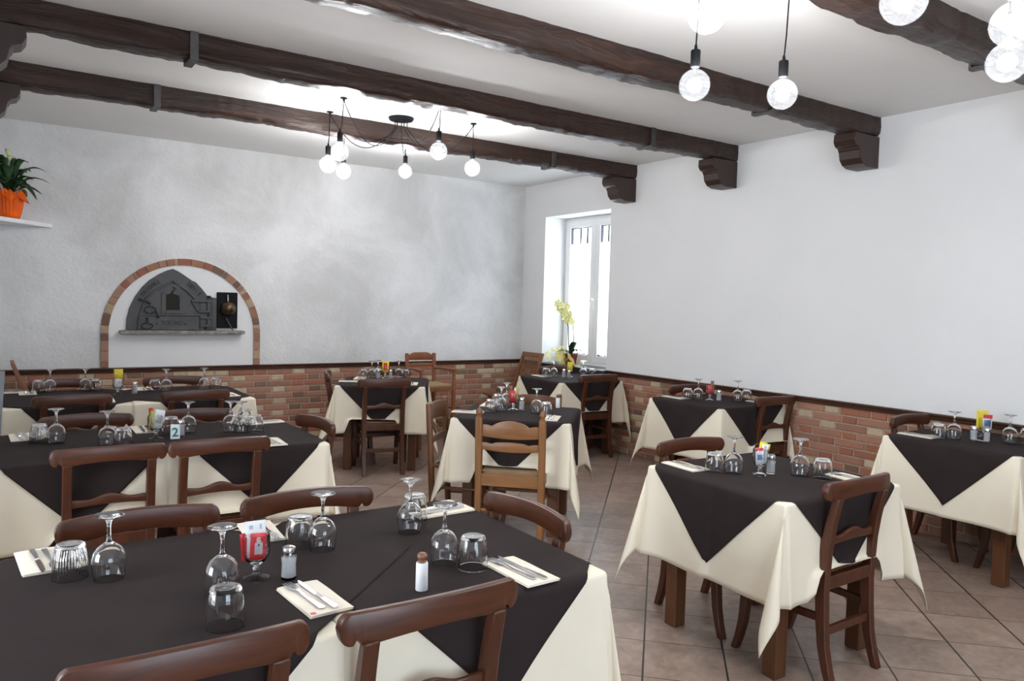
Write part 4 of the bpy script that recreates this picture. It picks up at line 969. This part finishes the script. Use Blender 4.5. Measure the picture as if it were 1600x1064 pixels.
YO = Y1 - .006
oven = thing('oven_front', 'grey cast iron pointed oven door with raised lettering inside the brick arch', 'oven', (1.31, YO, 1.14))
OX = lambda x, y, z: (x - 1.31, y, z - 1.14)
out = [(.927, 1.140), (.934, 1.244), (.954, 1.333), (1.0, 1.438), (1.054, 1.521), (1.115, 1.587), (1.191, 1.643), (1.26, 1.68), (1.309, 1.696), (1.359, 1.673), (1.424, 1.63), (1.474, 1.594), (1.504, 1.583), (1.563, 1.52), (1.611, 1.455), (1.645, 1.448), (1.686, 1.441), (1.690, 1.140)]
plate = MB().prism([(x - 1.31, z - 1.14) for x, z in out], -.022, 0).build('face_plate', 'iron', oven, smooth=0, bevel=.004)
inner = [(1.025, 1.142), (1.035, 1.26), (1.061, 1.35), (1.088, 1.418), (1.143, 1.479), (1.219, 1.535), (1.303, 1.579), (1.374, 1.54), (1.439, 1.489), (1.497, 1.429), (1.535, 1.36), (1.540, 1.142)]
door = MB().prism([(x - 1.31, z - 1.14) for x, z in inner], -.027, -.020).build('door', 'iron', oven, smooth=0, bevel=.002)
mould = MB().tube([OX(x, -.030, z) for x, z in inner[:10]], .012, 8).build('door_rim', 'iron', door)
MB().tube([OX(1.041, -.030, 1.275), OX(1.540, -.030, 1.277)], .010, 8).build('door_bar', 'iron', door)
MB().box(OX(1.533, -.031, 1.142), OX(1.541, -.022, 1.272)).build('door_edge', 'iron_letters', door, smooth=0)
b = MB(); b.box(OX(1.212, -.036, 1.288), OX(1.250, -.022, 1.472)).box(OX(1.362, -.036, 1.288), OX(1.390, -.022, 1.44)).box(OX(1.250, -.040, 1.288), OX(1.362, -.022, 1.322)); b.build('peephole_frame', 'iron', door, smooth=0, bevel=.003)
MB().prism([(x - 1.31, z - 1.14) for x, z in [(1.249, 1.460), (1.303, 1.474), (1.362, 1.452), (1.362, 1.322), (1.249, 1.322)]], -.0285, -.024).build('peephole', 'opening_shade', door, smooth=0)  # flat dark sheet, stands in for the shaded depth of the opening
b = MB(); b.tube([OX(1.303, -.034, 1.470), OX(1.306, -.040, 1.492), OX(1.318, -.040, 1.505), OX(1.330, -.036, 1.512), OX(1.322, -.034, 1.525), OX(1.306, -.034, 1.528)], .006, 8); b.lathe([(0, -.011), (.011, 0), (0, .011)], 10, OX(1.305, -.036, 1.487)); b.build('latch', 'iron_letters', door)
def ring(cx, cz, rx, rz_, y): return [OX(cx + rx * math.cos(2 * PI * j / 24), y, cz + rz_ * math.sin(2 * PI * j / 24)) for j in range(25)]
def ball(b, x, y, z, r): b.lathe([(0, r)] + [(r * math.sin(PI * j / 6), r * math.cos(PI * j / 6)) for j in range(1, 6)] + [(0, -r)], 10, OX(x, y, z))
b = MB(); b.tube(ring(1.119, 1.321, .046, .029, -.040), .006, 8, caps=False); b.tube([OX(1.034, -.036, 1.415), OX(1.123, -.042, 1.378), OX(1.112, -.042, 1.352)], .008, 8); ball(b, 1.034, -.036, 1.415, .013); ball(b, 1.100, -.040, 1.390, .013); b.tube([OX(1.165, -.04, 1.322), OX(1.171, -.042, 1.30), OX(1.184, -.042, 1.262)], .007, 8); ball(b, 1.186, -.042, 1.262, .013); b.build('handle', 'iron_letters', door)
b = MB(); b.tube(ring(1.095, 1.178, .046, .025, -.040), .006, 8, caps=False); b.tube([OX(1.094, -.034, 1.246), OX(1.100, -.042, 1.225), OX(1.097, -.042, 1.202)], .007, 8); ball(b, 1.094, -.036, 1.244, .011); b.build('handle', 'iron_letters', door)
b = MB(); b.box(OX(1.465, -.052, 1.402), OX(1.645, -.022, 1.420)).box(OX(1.524, -.052, 1.305), OX(1.632, -.022, 1.321)).box(OX(1.602, -.046, 1.32), OX(1.616, -.022, 1.404)); b.tube([OX(1.467, -.034, 1.405), OX(1.526, -.034, 1.311)], .008, 6); b.build('hinge', 'iron', oven, smooth=0, bevel=.002)
b = MB(); b.box(OX(1.541, -.052, 1.247), OX(1.646, -.022, 1.263)).box(OX(1.539, -.052, 1.174), OX(1.640, -.022, 1.190)).box(OX(1.602, -.046, 1.189), OX(1.616, -.022, 1.249)); b.build('hinge', 'iron', oven, smooth=0, bevel=.002)
MB().box(OX(1.545, -.0285, 1.195), OX(1.600, -.022, 1.243)).box(OX(1.540, -.0285, 1.325), OX(1.598, -.022, 1.398)).build('hinge_boss', 'iron', oven, smooth=0, bevel=.002)
b = MB(); b.box(OX(1.645, -.030, 1.15), OX(1.688, -.022, 1.442)); b.build('hinge_plate', 'iron', oven, smooth=0, bevel=.002)
b = MB(); b.lathe([(0, .010), (.018, .008), (.018, -.012), (0, -.012)], 14, OX(1.620, -.030, 1.452)); b.lathe([(0, .008), (.018, .008), (.018, -.012), (0, -.012)], 14, OX(1.600, -.030, 1.160)); b.lathe([(0, .03), (.010, .03), (.010, -.03), (0, -.03)], 12, OX(1.618, -.028, 1.29)); b.build('hinge_pin', 'iron_letters', oven, smooth=30)
def letters(txt, size, place, parent, name):
    for ch, (x, z, ang) in zip(txt, place):
        cu = bpy.data.curves.new(name, 'FONT'); cu.body = ch; cu.size = size; cu.align_x = 'CENTER'; cu.align_y = 'CENTER'; cu.extrude = .003; cu.offset = .0008
        text_mesh(cu, name, parent, OX(x, -.026, z), (PI / 2, -ang, 0), 'iron_letters')
def along(p, n):   # n places along a quadratic through three points
    r = []
    for i in range(n):
        t = (i + .5) / n; a, c, e_ = p; k = [2 * c[j] - .5 * a[j] - .5 * e_[j] for j in (0, 1)]
        q = [(1 - t) ** 2 * a[j] + 2 * t * (1 - t) * k[j] + t * t * e_[j] for j in (0, 1)]; d = [2 * (1 - t) * (k[j] - a[j]) + 2 * t * (e_[j] - k[j]) for j in (0, 1)]
        r.append((q[0], q[1], math.atan2(d[1], d[0])))
    return r
letters('TRIBALL', .052, along(((1.052, 1.440), (1.122, 1.524), (1.205, 1.583)), 7), plate, 'raised_letter')
letters('DEVIS', .050, along(((1.435, 1.567), (1.489, 1.521), (1.543, 1.462)), 5), plate, 'raised_letter')
letters('TORINO', .050, [(1.222 + .0305 * i, 1.203, 0) for i in range(6)], door, 'raised_letter')
for x in (1.180, 1.417): MB().prism([(x - 1.31 - .012, .048), (x - 1.31 + .014, .048), (x - 1.31 - .010, .068)], -.031, -.025).build('raised_ornament', 'iron_letters', door, smooth=0)
bx = thing('blower_box', 'black metal box with a round tarnished brass globe right of the oven door', 'box', (1.785, YO, 1.14))
b = MB(); b.box((-.092, -.030, .019), (.092, 0, .357)); b.build('housing', 'black', bx, smooth=0, bevel=.003)
b = MB(); b.lathe([(0, .070)] + [(.070 * math.sin(PI * j / 14), .070 * math.cos(PI * j / 14)) for j in range(1, 14)] + [(0, -.070)], 28, (0, -.045, .205)); b.build('globe', 'brass', bx, smooth=60)
MB().tube([(0, -.045, .27), (0, -.040, .335)], .006, 8).build('globe_stem', 'chrome', bx)
MB().tube([(-.018, -.055, .115), (.052, -.075, -.022)], .005, 8).build('lever', 'iron', bx)
o = MB().box((.874, YO - .105, 1.106), (1.932, YO, 1.138)).build('stone_ledge', 'stone', smooth=0, bevel=.004); tag(o, 'mottled grey stone ledge carrying the oven door', 'ledge')

# ------------------------------------------------------------------ plant on its corner shelf
o = MB().prism([(XL, Y1), (.372, Y1), (.372, Y1 - .012), (XL, Y1 - .67)], 1.992, 2.026, 'z').build('corner_shelf', 'white_gloss', smooth=0, bevel=.003); tag(o, 'white wedge shaped corner shelf under the orange potted plant', 'shelf')
pl = thing('potted_peace_lily', 'leafy peace lily in crinkled orange foil on the corner shelf', 'plant', (.065, 7.27, 2.026))
rp = random.Random(3)
def foil():
    n = 48; rings = []
    for i, (r, z) in enumerate([(.070, 0), (.078, .03), (.088, .08), (.098, .13), (.106, .17), (.113, .20)]):
        rings.append([((r + .004 * (1 if j % 2 else -1) * min(1, z / .05) + .003 * math.sin(j * 1.7)) * math.cos(2 * PI * j / n), (r + .004 * (1 if j % 2 else -1) * min(1, z / .05)) * math.sin(2 * PI * j / n), z + (.030 * max(0, math.sin(j * PI / 4)) if i >= 4 else 0)) for j in range(n)])
    b = MB(); b.loft(rings, caps=False)
    o = b.build('foil_wrap', 'orange', pl, smooth=20); s = o.modifiers.new('thickness', 'SOLIDIFY'); s.thickness = .002
    for k in range(7):   # folded flaps
        a = 2 * PI * k / 7 + .3; b = MB(); ca, sa = math.cos(a), math.sin(a)
        P = [(.100, -.045, .175), (.112, .045, .18), (.150, .0, .125 + .03 * rp.random()), (.105, 0, .225)]
        W_ = lambda p: (p[0] * ca - p[1] * sa, p[0] * sa + p[1] * ca, p[2])
        b.add([W_(p) for p in P], [(0, 2, 3), (3, 2, 1)]); f = b.build('foil_flap', 'orange', pl, smooth=0, fix=False); s = f.modifiers.new('thickness', 'SOLIDIFY'); s.thickness = .002
foil()
MB().lathe([(0, .17), (.10, .17), (.10, .16), (0, .16)], 24).build('soil', 'soil', pl, smooth=0)
def leaf(name, base, az, length, width, rise, droop, parent, mat, stem=0.3):
    d = (math.cos(az), math.sin(az)); path = []
    n = 14
    for i in range(n + 1):
        s = i / n; h = rise * math.sin(min(1, s * 1.15) * PI / 2) - droop * s ** 2.2; rad = length * (s ** 1.25); path.append(Vector((base[0] + d[0] * rad, base[1] + d[1] * rad, base[2] + h)))
    b = MB(); side = Vector((-d[1], d[0], 0))
    vs = []
    for i, p in enumerate(path):
        s = i / n; w = .004 if s < stem else width * math.sin(PI * min(1, (s - stem) / (1 - stem) * .97 + .03)) ** .8 + .001
        t = (path[min(i + 1, n)] - path[max(i - 1, 0)]).normalized(); nrm = side.cross(t).normalized()
        for q in (-1, -.5, 0, .5, 1): vs.append(p + side * w * q + nrm * (abs(q) * w * -.30))
    fs = [(i * 5 + j, i * 5 + j + 1, i * 5 + j + 6, i * 5 + j + 5) for i in range(n) for j in range(4)]
    b.add(vs, fs); o = b.build(name, mat, parent, smooth=60, fix=False); s_ = o.modifiers.new('thickness', 'SOLIDIFY'); s_.thickness = .0012; return o
for k in range(44):
    az = rp.uniform(0, 2 * PI); up_ = rp.random()
    leaf('leaf', (.02 * math.cos(az), .02 * math.sin(az), .17), az, rp.uniform(.10, .20) * (1.15 - .6 * up_), rp.uniform(.030, .044), .10 + .24 * up_, .02 + .06 * (1 - up_), pl, 'leaf')
for az, ln, rs, dr in ((-.25, .25, .28, .06), (-.5, .30, .20, .08), (-.9, .28, .17, .20), (-.15, .22, .14, .10)): leaf('leaf', (.01, 0, .17), az, ln, .026, rs, dr, pl, 'leaf')
for az, ln, rs in ((-1.6, .03, .37), (-1.2, .05, .32), (-.2, .16, .17)): leaf('flower', (0, 0, .17), az, ln, .022, rs, 0, pl, 'spathe', .6)

# ------------------------------------------------------------------ orchid on the window sill
orc = thing('potted_orchid', 'yellow orchid in burgundy pot wrapped with yellow tulle on the window sill', 'plant', (5.285, 6.66, .800))
b = MB(); r0, r1 = .042, .058
b.loft([[(c * r, s * r, z) for c, s in ((-1, -1), (1, -1), (1, 1), (-1, 1))] for r, z in ((r0, 0), (r1, .125), (r1 - .006, .125), (r0 - .004, .02))]); b.build('pot', 'burgundy', orc, smooth=0)
MB().box((-.046, -.046, .09), (.046, .046, .11)).build('soil', 'soil', orc, smooth=0)
ro = random.Random(9)
for az, ln, rs, dr, wd in ((-1.75, .17, .17, .02, .042), (-1.3, .16, .10, .05, .036), (1.2, .16, .09, .07, .030), (2.2, .17, .08, .05, .028), (.2, .12, .10, .06, .028)): leaf('leaf', (0, 0, .10), az, ln, wd, rs, dr, orc, 'leaf', .05)
st = [[(0, .01, .10), (-.01, .03, .25), (-.005, .045, .42), (-.02, .06, .55), (-.05, .085, .635), (-.075, .12, .67)], [(.01, -.01, .10), (.015, -.03, .28), (.0, -.035, .45), (-.03, -.01, .56), (-.06, .03, .60)]]
for p in st: MB().tube(p, .0065, 7).build('stem', 'stem', orc)
def flower(c, s, rz):
    b = MB()
    for k in range(5):
        a = 2 * PI * k / 5 + .3; L = s * (1.0 if k % 2 else .85); w = s * .55
        def P(u, v): 
            x = L * u; y = w * (v - .5) * 2 * math.sin(PI * min(1, u * .85 + .12)); return (x * math.cos(a) - y * math.sin(a), -.012 * u * u - .006 * (1 - abs(v - .5) * 2), x * math.sin(a) + y * math.cos(a))
        b.grid(5, 4, P)
    b.lathe([(0, s * .2), (s * .2, 0), (0, -s * .2)], 8, (0, -.012, 0))
    o = b.build('flower', 'petal', orc, smooth=60, fix=False); o.location = c; o.rotation_euler = (ro.uniform(-.4, .3), ro.uniform(-.3, .3), rz); m_ = o.modifiers.new('thickness', 'SOLIDIFY'); m_.thickness = .001
for (x, y, z) in [(-.075, .125, .68), (-.06, .10, .62), (-.07, .075, .655), (-.05, .06, .585), (-.065, .02, .60), (-.05, .045, .53), (-.04, -.02, .565), (-.07, -.035, .53), (-.05, -.055, .48), (-.045, .13, .64), (-.035, .02, .65), (-.055, -.01, .50)]:
    flower((x, y * 1.25, z), ro.uniform(.044, .056), ro.uniform(-1.5, -.6))
def ribbon(c, r, a0, a1, w, tilt, name='tulle_wrap'):
    b = MB(); n = 24
    def P(u, v):
        a = a0 + (a1 - a0) * u; rr_ = r * (1 + .12 * math.sin(a * 3)); x, z = rr_ * math.cos(a), rr_ * math.sin(a) * .75
        yy = (v - .5) * w * (1 + .3 * math.sin(u * 9)); return (c[0] + yy * math.cos(tilt) + .01 * math.sin(u * 12), c[1] + x + yy * math.sin(tilt), c[2] + z + .01 * math.sin(u * 14 + v * 4))
    b.grid(n, 8, P); o = b.build(name, 'tulle', orc, smooth=60, fix=False)
ribbon((-.065, .09, .085), .075, -.4, 5.0, .09, .5); ribbon((-.07, .25, .085), .085, -.9, 4.8, .09, .4); ribbon((-.055, .10, .155), .06, -.6, 4.0, .09, .9)
ribbon((-.06, -.19, .105), .12, -2.9, .3, .05, .3); ribbon((-.055, .16, .13), .06, 0, 4.4, .08, -.4)
b = MB(); b.grid(14, 10, lambda u, v: (-.062 - .012 * math.sin(u * 7), .13 - u * .16 + .02 * math.sin(v * 5), .002 + v * (.15 - .07 * u) )); b.build('tulle_wrap', 'tulle', orc, smooth=60, fix=False)

# ------------------------------------------------------------------ small fixtures
so = thing('wall_socket', 'white double wall socket low on the brick under the window table', 'socket', (X1 - .021, 5.715, .317))
MB().box((-.012, -.066, -.034), (0, .066, .034)).build('plate', 'white_gloss', so, smooth=0, bevel=.004)
for yy in (-.03, .03):
    f = MB().box((-.0145, yy - .022, -.022), (-.011, yy + .022, .022)).build('outlet', 'pvc', so, smooth=0, bevel=.003)
    b = MB()
    for zz in (-.010, 0, .010): b.box((-.0150, yy - .003, zz - .003), (-.0140, yy + .003, zz + .003))
    b.build('hole', 'black', f, smooth=0)
o = MB().loft([[(XL, 5.15, 0), (-.055, 5.15, 0), (-.055, 5.21, 0), (XL, 5.21, 0)], [(XL, 5.15, .60), (.002, 5.15, .60), (.002, 5.21, .60), (XL, 5.21, .60)], [(XL, 5.15, 1.00), (.026, 5.15, 1.00), (.026, 5.21, 1.00), (XL, 5.21, 1.00)]]).build('grey_panel', 'grey', smooth=0, bevel=.003)
tag(o, 'grey panel standing against the left wall at the picture\'s left edge', 'panel')
# unseen window frames, added where the rear and left daylight lamps stand
b = MB()
for k in range(3): b.box((-.6 + k * 1.17, YR - .10, .25), (-.54 + k * 1.17, YR - .05, 2.45))
b.box((-.6, YR - .10, .25), (1.8, YR - .05, .31)).box((-.6, YR - .10, 2.39), (1.8, YR - .05, 2.45)); struct(b.build('added_window_rear', 'pvc', smooth=0))
b = MB()
for k in range(3): b.box((XL2 - .10, 1.40 + k * .87, .65), (XL2 - .05, 1.46 + k * .87, 2.25))
b.box((XL2 - .10, 1.4, .65), (XL2 - .05, 3.2, .71)).box((XL2 - .10, 1.4, 2.19), (XL2 - .05, 3.2, 2.25)); struct(b.build('added_window_left', 'pvc', smooth=0))  # frame of the made-up left window, unseen
